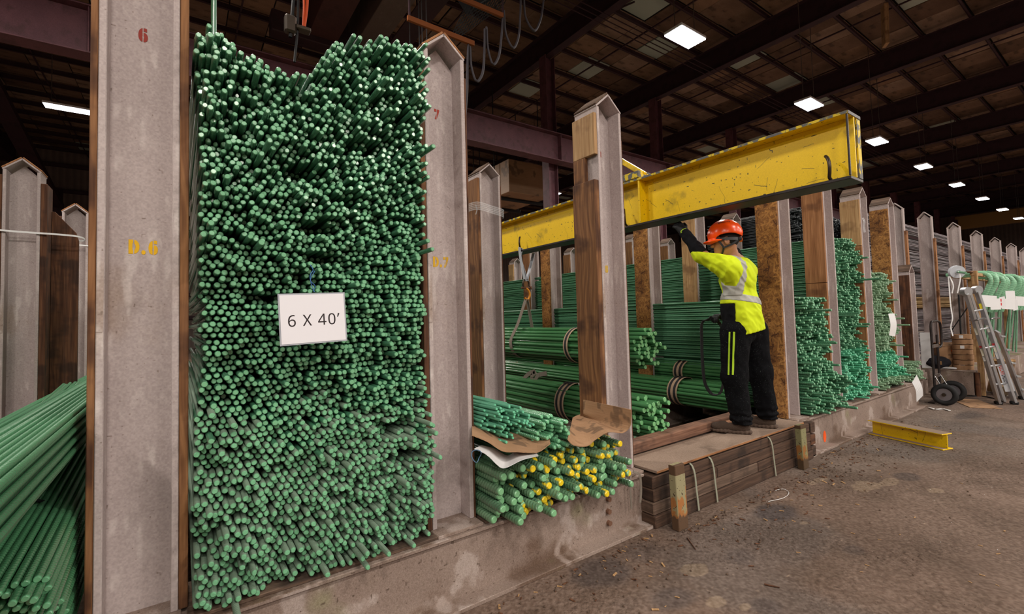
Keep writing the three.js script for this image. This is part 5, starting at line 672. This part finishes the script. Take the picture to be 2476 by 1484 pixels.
// ------------------------------------------------------------ second rack along the aisle, and what stands before it
{
  const xs = [9.42, 11.0, 12.97, 14.93, 16.95, 19.07, 21.1, 23.2];
  const lab = ['far-rack post half hidden behind the last tall strand-board post', 'far-rack post rising behind the hand truck', 'far-rack post rising behind the white strapping reel', 'far-rack post above the first bent green bars', 'far-rack post above the paper tags', 'far-rack post near the end of the bent green bars', 'far-rack post past the bent green bars', 'last far-rack post in view'];
  xs.forEach((x, k) => makePost(x + PD * 0.19, -2.49 + PD / 2, lab[k], { turn: -Math.PI / 2, h: PH + (k ? 0.14 : 0.11), thin: 0.38, right: [[0, PH - 0.25, M.woodOrange, 0.035]] }));
  const t = thing('base_beam', 'chalky steel base of the far rack behind the hand truck', 'beam', [10.2, 0, 0]); new MB().box(0.01, 0.19, -2.12, 0.02, 0.36, 0.62, 0.004).build('end_plate', M.base, t); new MB().box(10, 0.3805, -2.32, 20, 0.018, 1.0, 0.003).build('top_plate', M.base, t); new MB().box(10, 0.19, -1.83, 20, 0.36, 0.02, 0.003).build('web', M.base, t); new MB().cyl(V(0.02, 0, -1.8), V(0.02, 0.37, -1.8), 0.035, 0.035, 10).build('corner_tube', M.woodDark, t);
  const t0 = thing('base_beam', 'low steel base under the half-hidden far-rack post', 'beam', [8.8, 0, 0]); new MB().box(0.66, 0.17, -2.5, 0.14, 0.34, 0.4, 0.004).box(0.98, 0.17, -2.58, 0.7, 0.34, 0.4, 0.004).build('beam_body', M.base, t0);
}
{ // hand truck
  const t = thing('hand_truck', 'steel hand truck with black rubber tyres standing at the rack end', 'hand truck', [9.2, 0, -1.97]), fr = M.edge;
  const wheel = x => { const w = new THREE.Group(); w.name = 'wheel'; w.position.set(x, 0.155, 0.03); w.rotation.y = Math.PI / 2; t.add(w); const g = new THREE.TorusGeometry(0.118, 0.037, 12, 36); obj('tyre', uvm(g), M.rubber, w); new MB().cyl(V(0, 0, -0.02), V(0, 0, 0.02), 0.092, 0.092, 28).build('rim', std({ color: 0x8d8a92, roughness: 0.35, metalness: 0.7 }), w); new MB().cyl(V(0, 0, -0.045), V(0, 0, 0.045), 0.024, 0.024, 12).build('hub', M.hook, w); };
  wheel(-0.2); wheel(0.26); new MB().cyl(V(-0.24, 0.155, 0.03), V(0.3, 0.155, 0.03), 0.011, 0.011, 10).build('axle', M.hook, t);
  const z = -0.09; for (const x of [-0.12, 0.16]) { new MB().cyl(V(x, 0.03, z), V(x, 1.0, z), 0.016, 0.016, 10).build('upright', fr, t); new MB().cyl(V(x, 0.42, z), V(x, 0.16, 0.03), 0.008, 0.008, 8).build('wheel_brace', M.chrome, t); }
  new MB().tube([V(-0.12, 0.98, z), V(-0.12, 1.14, z), V(-0.08, 1.2, z), V(0.02, 1.205, z), V(0.28, 1.2, z), V(0.37, 1.17, z), V(0.4, 1.08, z), V(0.4, 0.92, z), V(0.36, 0.83, z), V(0.16, 0.8, z)], 0.016, 50, 10).build('loop_handle', M.edge, t);
  for (const y of [0.4, 0.84]) new MB().box(0.02, y, z + 0.01, 0.32, 0.05, 0.008, 0.002).build('cross_strap', M.chrome, t); new MB().box(0.02, 0.012, z - 0.04, 0.36, 0.012, 0.08, 0.003).build('toe_plate', fr, t);
}
{ // box, rolls, reel and bits on the far rack's base
  const Y = 0.39;
  const b = thing('cardboard_box', 'brown cardboard carton with open flaps behind the hand truck', 'carton', [10.58, Y, onX(2282, 850, 10.4).z]); b.rotation.y = 0.5; new MB().box(0, 0.19, 0, 0.36, 0.38, 0.32, 0.004).build('carton_body', M.card, b); new MB().box(-0.12, 0.4, 0.03, 0.14, 0.004, 0.3, 0.001, [0, 0, 0.35]).box(0.1, 0.4, 0.0, 0.16, 0.004, 0.3, 0.001, [0, 0, -0.3]).build('flap', M.card, b); new MB().box(-0.182, 0.3, 0.02, 0.002, 0.03, 0.04, 0.0004).build('orange_sticker', std({ color: 0xf06a1c, roughness: 0.6 }), b);
  const c = onX(2327, 850, 10.42), L = ['bottom brown tape roll of the stack beside the carton', 'second brown tape roll from the base', 'third brown tape roll from the base', 'fourth brown tape roll from the base', 'fifth brown tape roll from the base', 'sixth brown tape roll from the base', 'topmost brown tape roll of the stack beside the carton'];
  for (let k = 0; k < 7; k++) { const g = thing('tape_roll', L[k], 'tape roll', [10.42 + (k % 2) * 0.006 - (k > 4 ? 0.008 : 0), Y + k * 0.083, c.z + (k % 3) * 0.005], 0, 'stack of brown tape rolls'); const ring = new THREE.Shape(); ring.absarc(0, 0, 0.122, 0, Math.PI * 2); const ho = new THREE.Path(); ho.absarc(0, 0, 0.04, 0, Math.PI * 2, true); ring.holes.push(ho); const ge = new THREE.ExtrudeGeometry(ring, { depth: 0.07, bevelEnabled: true, bevelSize: 0.003, bevelThickness: 0.003, bevelSegments: 1, curveSegments: 20 }); ge.rotateX(-Math.PI / 2); ge.translate(0, 0.003, 0); obj('roll', uvm(ge), M.card, g); if (k === 6 || k === 4) new MB().box(-0.122, 0.04, 0.02, 0.004, 0.05, 0.05, 0.001, [0, 0.15, 0]).build('white_label', M.white, g); }
  const w = thing('wooden_stand', 'tan timber upright carrying the strapping reel and bent bars', 'stand', [10.33, 0, -1.77]); new MB().box(0, 0.99, 0, 0.07, 1.98, 0.07, 0.004).build('upright', M.woodLight, w); new MB().box(0.35, 1.93, -0.02, 0.8, 0.05, 0.05, 0.004).build('arm', M.woodLight, w); new MB().box(-0.09, 1.96, -0.1, 0.22, 0.02, 0.2, 0.003).build('bracket', M.rust, w);
  const r = onX(2313, 657, 10.12), g = thing('strapping_reel', 'white plastic strapping reel with a green bar through it and loose white tails', 'reel', [r.x, r.y, r.z]); g.rotation.set(0.25, -0.95, 0.1); const disc = (z, n) => { const s = new THREE.Shape(); s.absarc(0, 0, 0.135, 0, 6.2832); const h = new THREE.Path(); h.absarc(0, 0, 0.035, 0, 6.2832, true); s.holes.push(h); const e = new THREE.ExtrudeGeometry(s, { depth: 0.012, bevelEnabled: true, bevelSize: 0.003, bevelThickness: 0.003, bevelSegments: 1, curveSegments: 24 }); e.translate(0, 0, z); obj('flange', uvm(e), M.white, g); }; disc(-0.045, 0); disc(0.03, 1); new MB().cyl(V(0, 0, -0.035), V(0, 0, 0.035), 0.1, 0.1, 24).build('strapping', M.webWhite, g); new MB().cyl(V(0, 0, -0.2), V(0, 0, 0.26), 0.017, 0.017, 10).build('green_bar', M.tealPaint, g);
  const q = (u, v) => onX(u, v, 10.05); const tl = thing('strapping_tail', 'white strapping tail curling down from the reel', 'strapping', [0, 0, 0]); new MB().strap([q(2293, 668), q(2296, 705), q(2299, 740), q(2303, 770), q(2299, 790), q(2304, 812)], 0.018, 0.002, V(0.7, 0, 0.7), 30).strap([q(2317, 655), q(2322, 670), q(2318, 695), q(2315, 709)], 0.018, 0.002, V(0.7, 0, 0.7), 16).strap([q(2296, 668), q(2305, 690), q(2302, 709)], 0.018, 0.002, V(0.7, 0, 0.7), 16).build('tail', M.white, tl);
  const pn = thing('slotted_sheet', 'narrow white slotted sheet standing behind the hand truck', 'panel', [10.32, Y, -2.42]); new MB().box(0, 0.3, 0, 0.03, 0.6, 0.14, 0.003).build('panel_body', M.white, pn);
  const bag = thing('dark_bag', 'dark cloth bag with a tan patch beside the hand truck', 'bag', [10.36, Y, -2.3]); { const f = p => Math.min(ell(V(0.02, 0.1, 0), [V(1, 0, 0), V(0, 1, 0), V(0, 0, 1)], [0.12, 0.11, 0.17])(p), 9) + 0.02 * noise.noise(p.x * 14, p.y * 14, p.z * 14); obj('bag_body', netMesh(f, V(-0.2, -0.04, -0.25), V(0.22, 0.28, 0.25), 0.012), std({ color: 0x1f1f28, roughness: 0.9 }), bag); new MB().box(-0.09, 0.1, 0.04, 0.02, 0.06, 0.08, 0.008).build('patch', M.woodLight, bag); }
  const sp = new MB().cyl(V(10.35, Y + 0.09, -2.02), V(10.35, Y + 0.09, -1.95), 0.04, 0.04, 14).box(10.34, Y + 0.02, -2.2, 0.06, 0.03, 0.36, 0.006); tag(sp.build('white_fitting', M.white), 'white plastic fittings lying on the far rack base', 'fitting');
  const br = thing('black_broom', 'black handled tool leaning against the far-rack post behind the rolls', 'tool', [0, 0, 0]); new MB().cyl(onX(2328, 890, 10.46), onX(2318, 712, 10.46), 0.012, 0.012, 8).cyl(onX(2300, 800, 10.4), onX(2345, 735, 10.4), 0.008, 0.008, 8).build('handle', M.black, br);
}
{ // bent green bars over a rail, with paper tags
  const labels = 'bent green bar hooked over the rail of the far rack', geoms = [0, 1, 2].map(k => { const c = new THREE.CatmullRomCurve3([V(0, 0, -0.45), V(0, 0, -0.2), V(0, 0.0, -0.04), V(0, -0.03, 0.06), V(0, -0.12, 0.1), V(0.0, -0.24, 0.08 - k * 0.012), V(0, -0.45 - k * 0.1, -0.04 - k * 0.03)]); const g = new THREE.TubeGeometry(c, 22, 0.034, 9); return g; }), gm = std({ color: 0x86bd99, roughness: 0.45, bumpMap: retile(T.rib, 8, 1), bumpScale: 0.002 });
  const R = rng(66); let k = 0; for (let x = 10.95; x < 16; x += 0.2) { const gap = (k % 5 === 3); k++; if (gap) continue; const m = obj('bent_bar', geoms[k % 3], gm); m.position.set(x + (R() - 0.5) * 0.04, 1.99 - 0.02 * (k % 3), -1.76 + (R() - 0.5) * 0.05); m.rotation.set(0, (R() - 0.5) * 0.2, (R() - 0.5) * 0.14); tag(m, labels, 'bent bar', 'bent green bars on the rail'); }
  tag(new MB().box(13.2, 1.93, -2.1, 5.0, 0.05, 0.06, 0.004, null, true).build('rail', M.woodLight), 'long timber rail carrying the bent green bars', 'rail');
  for (const [x, l] of [[11.9, 'timber prop under the rail before the paper tags'], [13.3, 'timber prop under the rail behind the paper tags'], [14.9, 'timber prop at the far end of the rail']]) tag(new MB().box(x, 0.95, -2.1, 0.07, 1.9, 0.06, 0.004).build('timber_prop', M.woodLight), l, 'prop');
  const tg = ['white paper tag on the first bent bars', 'white tag with a torn corner on the bent bars', 'white tag with red marks on the bent bars', 'wide white tag in the middle of the bent bars', 'upper white tag among the bent bars', 'pale tag towards the end of the bent bars', 'last white tag on the bent bars']; [[2392, 728], [2407, 735], [2424, 730], [2438, 735], [2443, 715], [2455, 738], [2470, 728]].forEach(([u, v], i) => { const p = onZ(u, v, -1.62), t = thing('paper_tag', tg[i], 'tag', [p.x, p.y, p.z]); t.rotation.y = -0.5 + (i % 3) * 0.2; new MB().box(0, 0, 0, 0.27, 0.18, 0.002, 0.0005, [0, 0, (i % 3 - 1) * 0.08]).build('sheet', M.paper, t); if (i === 2) for (const y of [-0.035, 0.03]) new MB().box(-0.07, y, 0.0015, 0.05, 0.045, 0.001, 0.0003).build('red_mark', std({ color: 0xc8202a, roughness: 0.6 }), t); });
  const R2 = rng(67), gv = new THREE.CylinderGeometry(0.016, 0.016, 1.45, 8); for (let i = 0; i < 14; i++) { const m = obj('leaning_bar', gv, gm); m.position.set(12.0 + i * 0.24 + (R2() - 0.5) * 0.1, 0.75 + 0.37, -1.95 + (R2() - 0.5) * 0.12); m.rotation.set(0.1 + (R2() - 0.5) * 0.1, 0, (R2() - 0.5) * 0.16); tag(m, 'straight green bar leaning upright below the bent bars', 'bar', 'upright green bars below the bent bars'); }
}
{ // aluminium folding ladder
  const t = thing('folding_ladder', 'aluminium folding ladder with red and black lettering leaning before the bent bars', 'ladder', [0, 0, 0]);
  const f0 = onY(2414, 972, 0.03), f1 = onY(2452, 972, 0.03), z1 = -1.62, t0 = onZ(2336, 708, z1), t1 = onZ(2362, 704, z1), b1 = onY(2472, 960, 0.03), tb = onZ(2368, 702, z1 - 0.05);
  const rail = (a, b, n = 'rail') => new MB().bar(a, b, 0.125, 0.03, 0.004, V(0.5, 0, 0.86)).build(n, M.alu, t);
  const up0 = t0.clone(), up1 = t1.clone(); rail(f0, up0); rail(f1, up1); const mid = f0.clone().lerp(f1, 0.5), mt = up0.clone().lerp(up1, 0.5); rail(mid.clone().add(V(0, 0.02, -0.03)), mt.clone().add(V(0, 0, -0.03)), 'inner_rail');
  const bb = b1.clone(), bt = onZ(2410, 800, -1.5); rail(bb, bt, 'rear_rail'); rail(bb.clone().add(V(0.16, 0, -0.1)), bt.clone().add(V(0.16, 0, -0.1)), 'rear_rail');
  for (let k = 0; k < 5; k++) { const s = 0.12 + k * 0.2, a = bb.clone().lerp(bt, s); new MB().box(a.x + 0.03, a.y, a.z + 0.02, 0.2, 0.025, 0.05, 0.004, [0, 0.4, 0]).build('rung', M.alu, t); }
  for (let k = 1; k < 6; k++) { const a = f0.clone().lerp(up0, k / 6), b = f1.clone().lerp(up1, k / 6); new MB().cyl(a, b, 0.014, 0.014, 8).build('rung', M.alu, t); }
  for (const p of [up0, up1]) new MB().cyl(p.clone().add(V(-0.02, 0.02, 0.03)), p.clone().add(V(0.02, 0.02, -0.03)), 0.06, 0.06, 20).build('hinge', M.alu, t);
  for (const [u, v] of [[2362, 773], [2395, 771]]) new MB().tube([onZ(u - 8, v + 2, -1.55), onZ(u, v, -1.5), onZ(u + 14, v - 3, -1.5), onZ(u + 22, v - 2, -1.52)], 0.012, 14, 8).build('lock_lever', M.chrome, t);
  for (const p of [f0, f1, bb]) new MB().box(p.x, 0.022, p.z, 0.1, 0.04, 0.07, 0.008, [0, 0.5, 0]).build('rubber_foot', M.rubber, t);
  // lettering along the right rail, small safety labels above
  const cv = document.createElement('canvas'); cv.width = 1024; cv.height = 96; const k = cv.getContext('2d'); k.fillStyle = '#c9cbd0'; k.fillRect(0, 0, 1024, 96); k.font = 'bold 92px sans-serif'; k.textBaseline = 'middle'; k.fillStyle = '#c23a1e'; k.fillText('VULCAN', 20, 50); const w0 = k.measureText('VULCAN').width; k.fillStyle = '#1c1c20'; k.fillText('LADDER', 24 + w0, 50);
  const tx = new THREE.CanvasTexture(cv); tx.colorSpace = THREE.SRGBColorSpace; const a = f1.clone().lerp(up1, 0.1), b = f1.clone().lerp(up1, 0.34), dir = a.clone().sub(b).normalize(), L = a.distanceTo(b); const nr = CAM.clone().sub(a).setY(0).normalize(), yv = V(0, 0, 0).crossVectors(nr, dir).normalize(), zn = V(0, 0, 0).crossVectors(dir, yv).normalize(); const pl = obj('lettering', new THREE.PlaneGeometry(L, 0.1), std({ map: tx, roughness: 0.45 }), t); pl.quaternion.setFromRotationMatrix(new THREE.Matrix4().makeBasis(dir, yv, zn)); pl.position.copy(a).lerp(b, 0.5).addScaledVector(zn, 0.042);
  for (const [s, c] of [[0.42, 0xd8d8d8], [0.47, 0xe8e2d0], [0.52, 0xb8262c], [0.66, 0xd8d4c8], [0.86, 0xf0dc20]]) for (const [A, Bq] of c === 0xf0dc20 ? [[f1, up1]] : [[f0, up0], [f1, up1]]) { const p = A.clone().lerp(Bq, s); const m = obj('safety_label', new THREE.PlaneGeometry(c === 0xb8262c ? 0.03 : 0.1, 0.05), std({ color: c, roughness: 0.5 }), t); m.quaternion.copy(pl.quaternion); m.position.copy(p).addScaledVector(zn, 0.042); }
}
{ // boards and roll behind the ladder, cable and cardboard on the floor
  const p = onY(2400, 955, 0.02); const b = new MB().box(0, 0, 0, 0.05, 0.75, 0.24, 0.004).build('leaning_board', M.woodLight); b.position.set(10.62, 0.3, -1.6); b.rotation.set(0.0, 0.35, 0.75); tag(b, 'tan board leaning slantwise behind the ladder', 'board');
  const r = thing('film_roll', 'crumpled tan film roll lying by the foot of the ladder', 'roll', [10.72, 0.075, -1.62]); new MB().cyl(V(-0.2, 0, 0.06), V(0.2, 0, -0.06), 0.07, 0.075, 16).build('wrap', std({ color: 0x9a8468, roughness: 0.4 }), r); new MB().cyl(V(0.19, 0, -0.055), V(0.26, 0, -0.075), 0.055, 0.045, 14).build('film_end', M.plastic, r);
  const c = onY(2355, 975, 0.004); const f = new MB().box(0, 0, 0, 0.75, 0.006, 0.34, 0.002).build('floor_cardboard', M.card); f.position.set(c.x, 0.004, c.z); f.rotation.y = 0.5; tag(f, 'flattened cardboard lying on the floor before the hand truck', 'cardboard');
  tag(new MB().tube([onY(2300, 955, 0.008), onY(2340, 958, 0.008), onY(2370, 957, 0.008), onY(2400, 962, 0.008), onY(2430, 972, 0.008)], 0.008, 30, 6).build('black_cable', M.black), 'black cable on the floor between hand truck and ladder', 'cable');
  tag(new MB().strap([onY(2247, 985, 0.01), onY(2262, 989, 0.014), onY(2280, 988, 0.01), onY(2296, 992, 0.012)], 0.03, 0.006, V(0.3, 0, 1), 20).build('white_rag', M.white), 'twisted white plastic strip on the floor before the hand truck', 'strip');
  const ya = V(6.24, 0, -1.345), yb = V(6.46, 0, -2.03), L = ya.distanceTo(yb), t = thing('floor_beam', 'short yellow I-beam lying on the floor before the rack', 'I-beam', [(ya.x + yb.x) / 2, 0, (ya.z + yb.z) / 2], Math.atan2(ya.x - yb.x, ya.z - yb.z)); new MB().box(0, 0.006, 0, 0.15, 0.01, L, 0.002).box(0, 0.155, 0, 0.15, 0.01, L, 0.002).build('flange', M.yellow, t); new MB().box(0, 0.081, 0, 0.01, 0.14, L, 0.001).build('web', M.yellow, t); new MB().box(0, 0.1608, 0, 0.146, 0.0015, L - 0.01, 0.0004).box(-0.04, 0.0118, 0, 0.066, 0.0015, L - 0.01, 0.0004).build('dust_layer', std({ color: 0x8f7a6b, roughness: 1, bumpMap: T.grain, bumpScale: 0.002 }), t);
}
// ------------------------------------------------------------ overhead crane, festoon cables, loose board, litter
{
  const y = 8.25, e = u => onY(u, 0, y).x; const t = thing('crane_bridge', 'twin brown girders of the overhead crane spanning the bay', 'crane', [0, y, 0]);
  const gird = (u0, u1, m) => { const x0 = e(u0), x1 = e(u1); new MB().box((x0 + x1) / 2, 0.5, -1, x1 - x0, 1.0, 21.6, 0.01).build('girder', m, t); }; gird(782, 872, std({ map: rp(T.purple, 3), color: 0xb8a48c, roughness: 0.7 })); gird(925, 1006, std({ map: rp(T.steelDirty, 3), color: 0x8a7e76, roughness: 0.6 }));
  for (const z of [-11.6, 9.6]) new MB().box((e(782) + e(1006)) / 2, 0.1, z, 3.2, 0.5, 0.4, 0.02).build('end_truck', M.roofSteel, t); const r = new MB(); for (let k = 0; k < 12; k++) r.cyl(V(e(1006) + 0.5, 0.05, -10 + k * 1.6), V(e(1006) + 0.5, 1.1, -10 + k * 1.6), 0.02, 0.02, 6); r.box(e(1006) + 0.5, 1.1, -1, 0.04, 0.04, 20, 0.005).box(e(1006) + 0.35, 0.03, -1, 0.5, 0.04, 20, 0.005).build('walkway', M.roofSteel, t);
}
{
  const z = -7, p = (u, v) => onZ(u, v, z), om = std({ color: 0x8a4a1c, roughness: 0.8 });
  const f = thing('cable_festoon', 'two rusty orange arms holding looped grey crane cables', 'festoon', [0, 0, 0]); new MB().bar(p(985, 43), p(1146, 106), 0.09, 0.05, 0.004).build('arm', om, f); new MB().bar(p(1105, -8), p(1216, 38), 0.09, 0.05, 0.004).build('arm', om, f); new MB().bar(p(1216, 38), V(p(1216, 38).x, 8.24, z), 0.03, 0.03, 0.003).bar(p(990, 45), V(p(990, 45).x, 8.24, z), 0.03, 0.03, 0.003).build('hanger', M.roofSteel, f);
  const cm = std({ color: 0x454047, roughness: 0.75 }), L = [[[1132, 108], [1130, 160], [1128, 230], [1122, 300]], [[1136, 112], [1140, 165], [1152, 196], [1165, 180], [1171, 120], [1172, 70]], [[1176, 65], [1180, 120], [1192, 155], [1204, 140], [1213, 80], [1216, 38]], [[1218, 25], [1224, 85], [1240, 115], [1252, 95], [1258, 30], [1259, -20]], [[1266, -10], [1272, 45], [1291, 73], [1306, 50], [1314, 0], [1316, -30]]], names = ['straight', 'first', 'second', 'third', 'fourth'];
  L.forEach((l, i) => { const q = l.map(([u, v]) => p(u, v)); tag(new MB().tube(q, 0.02, 40, 7).tube(q.map(v => v.clone().add(V(0.045, 0.02, -0.05))), 0.014, 40, 6).build('festoon_cable', cm), i === 0 ? 'grey crane cable hanging straight down beside post 7' : ['grey cable loop hanging lowest beside the post stencilled 7', 'grey cable loop below the tip of the upper orange arm', 'grey cable loop just past the tip of the upper orange arm', 'highest grey cable loop, farthest past the orange arms'][i - 1], 'cable'); });
  const m = thing('chain_basket', 'dark wire mesh chain basket under the crane', 'basket', [0, 0, 0]), a = onZ(1080, 110, -7.6), b = onZ(1215, 0, -7.6), g = new MB(), w = b.x - a.x, h = b.y - a.y; for (let k = 0; k <= 16; k++) g.bar(V(a.x + w * k / 16, a.y + h * k / 16 * 0.9, -7.6), V(a.x + w * k / 16 + 0.25, a.y + h * k / 16 * 0.9 + 0.7, -7.2), 0.012, 0.012, 0.001); for (let k = 0; k <= 9; k++) g.bar(V(a.x + 0.25 * k / 9, a.y + 0.7 * k / 9, -7.6 + 0.4 * k / 9), V(b.x + 0.25 * k / 9, b.y - h * 0.1 + 0.7 * k / 9, -7.6 + 0.4 * k / 9), 0.012, 0.012, 0.001); g.build('mesh', M.black, m); new MB().bar(V(a.x + 0.3, a.y + 0.8, -7.4), V(b.x + 0.3, b.y + 0.6, -7.4), 0.3, 0.25, 0.01).build('chain', M.black, m); new MB().bar(V(a.x + 0.3, a.y + 0.8, -7.4), V(a.x + 0.3, 8.24, -7.4), 0.02, 0.02).build('hanger', M.roofSteel, m);
  const bd = onZ(2140, 62, -5), t = new MB().box(0, 0, 0, 0.42, 1.3, 0.12, 0.01).build('hanging_board', M.woodLight); t.position.set(bd.x, bd.y, bd.z); t.rotation.set(0, 0.5, 0.1); tag(t, 'loose orange brown board hanging from the roof', 'board');
  const pc = thing('pendant_cables', 'orange and black pendant cables hanging from the crane above the rebar stack', 'cable', [0, 0, 0]), qz = -5.5; new MB().tube([onZ(744, -40, qz), onZ(742, 20, qz), onZ(736, 65, qz)], 0.016, 16, 6).tube([onZ(734, -40, qz), onZ(735, 20, qz), onZ(733, 66, qz)], 0.012, 16, 6).build('orange_cable', std({ color: 0xd2501c, roughness: 0.6 }), pc); new MB().tube([onZ(715, -60, qz), onZ(708, 20, qz), onZ(702, 90, qz)], 0.02, 16, 6).tube([onZ(722, -60, qz), onZ(720, 60, qz), onZ(712, 150, qz)], 0.014, 16, 6).build('black_cable', M.black, pc); const k1 = onZ(702, 60, qz), k2 = onZ(732, 72, qz); new MB().box(k1.x, k1.y, k1.z, 0.12, 0.2, 0.1, 0.02).box(k2.x, k2.y, k2.z, 0.16, 0.05, 0.1, 0.01).build('pulley', M.hook, pc);
}
{ // far crane with a tan girder at the end of the hall
  const a = onX(2320, 545, 58), b = onX(2312, 540, 58), t = thing('far_crane', 'tan overhead crane girder far down the hall', 'crane', [58, a.y, 0]); new MB().box(0, 0.2, (b.z + 9) / 2, 0.8, 1.15, 9 - b.z, 0.02).build('girder', std({ color: 0x8f6c36, roughness: 0.6 }), t); const g = new MB(); for (let k = 0; k < 6; k++) g.tube([V(-0.6, -0.5, -6 + k * 1.6), V(-0.6, -1.1, -5.2 + k * 1.6), V(-0.6, -0.5, -4.4 + k * 1.6)], 0.02, 12, 6); g.build('festoon', M.chrome, t); for (const z of [b.z, 9]) new MB().box(0, 0.2, z, 1.6, 0.5, 0.4, 0.02).build('end_truck', M.roofSteel, t);
}
{ // litter: wood chips and dirt crumbs, uncountable
  const R = rng(808), chip = cbox(0.03, 0.004, 0.009, 0.0015), crumb = new THREE.IcosahedronGeometry(0.0065, 0), put = (name, g, m, n, fn, label) => { const im = new THREE.InstancedMesh(uvm(g), m, n); for (let k = 0; k < n; k++) { const [x, z, s] = fn(); im.setMatrixAt(k, new THREE.Matrix4().compose(V(x, 0.003 * s, z), new THREE.Quaternion().setFromEuler(new THREE.Euler((R() - 0.5) * 0.4, R() * 6.28, (R() - 0.5) * 0.3)), V(s, s, s))); } im.name = numbered(name); tag(im, label, 'litter', null, 'stuff'); scene.add(im); };
  const near = () => { const x = 0.9 + R() * 6.5; return [x, -2.02 + 0.55 * Math.pow(R(), 2.2) + (x > 2.5 && x < 5 ? 0.1 : 0), 0.4 + R() * 0.9]; }, wide = () => [0.5 + R() * 7, -1.95 + R() * 2, 0.3 + R() * 0.7];
  put('wood_chips', chip, M.woodLight, 130, () => R() < 0.5 ? near() : wide(), 'pale wood chips strewn over the aisle floor'); put('bark_litter', chip, M.woodDark, 260, near, 'dark bark slivers along the foot of the rack'); put('dirt_crumbs', crumb, M.dirt, 600, () => R() < 0.8 ? near() : wide(), 'brown dirt crumbs along the foot of the rack'); put('white_grit', crumb, M.white, 40, () => { const a = wide(); a[2] *= 0.4; return a; }, 'white grit specks on the aisle floor');
  tag(new MB().tube([onY(1858, 1212, 0.004), onY(1895, 1203, 0.004), onY(1907, 1190, 0.004), onY(1895, 1182, 0.004), onY(1875, 1185, 0.004)], 0.002, 30, 4).build('wire_scrap', M.white), 'thin pale wire curled on the floor before the timber step', 'wire');
  tag(new MB().cyl(onY(1848, 1412, 0.004), onY(1885, 1420, 0.006), 0.005, 0.003, 6).build('twig', M.woodDark), 'dark splinter lying in the open aisle', 'splinter'); tag(new MB().cyl(onY(1662, 1300, 0.004), onY(1682, 1328, 0.006), 0.004, 0.003, 6).build('twig', M.woodDark), 'dark twig lying near the orange painted stake', 'twig');
}
shadows();
renderer.render(scene, camera);
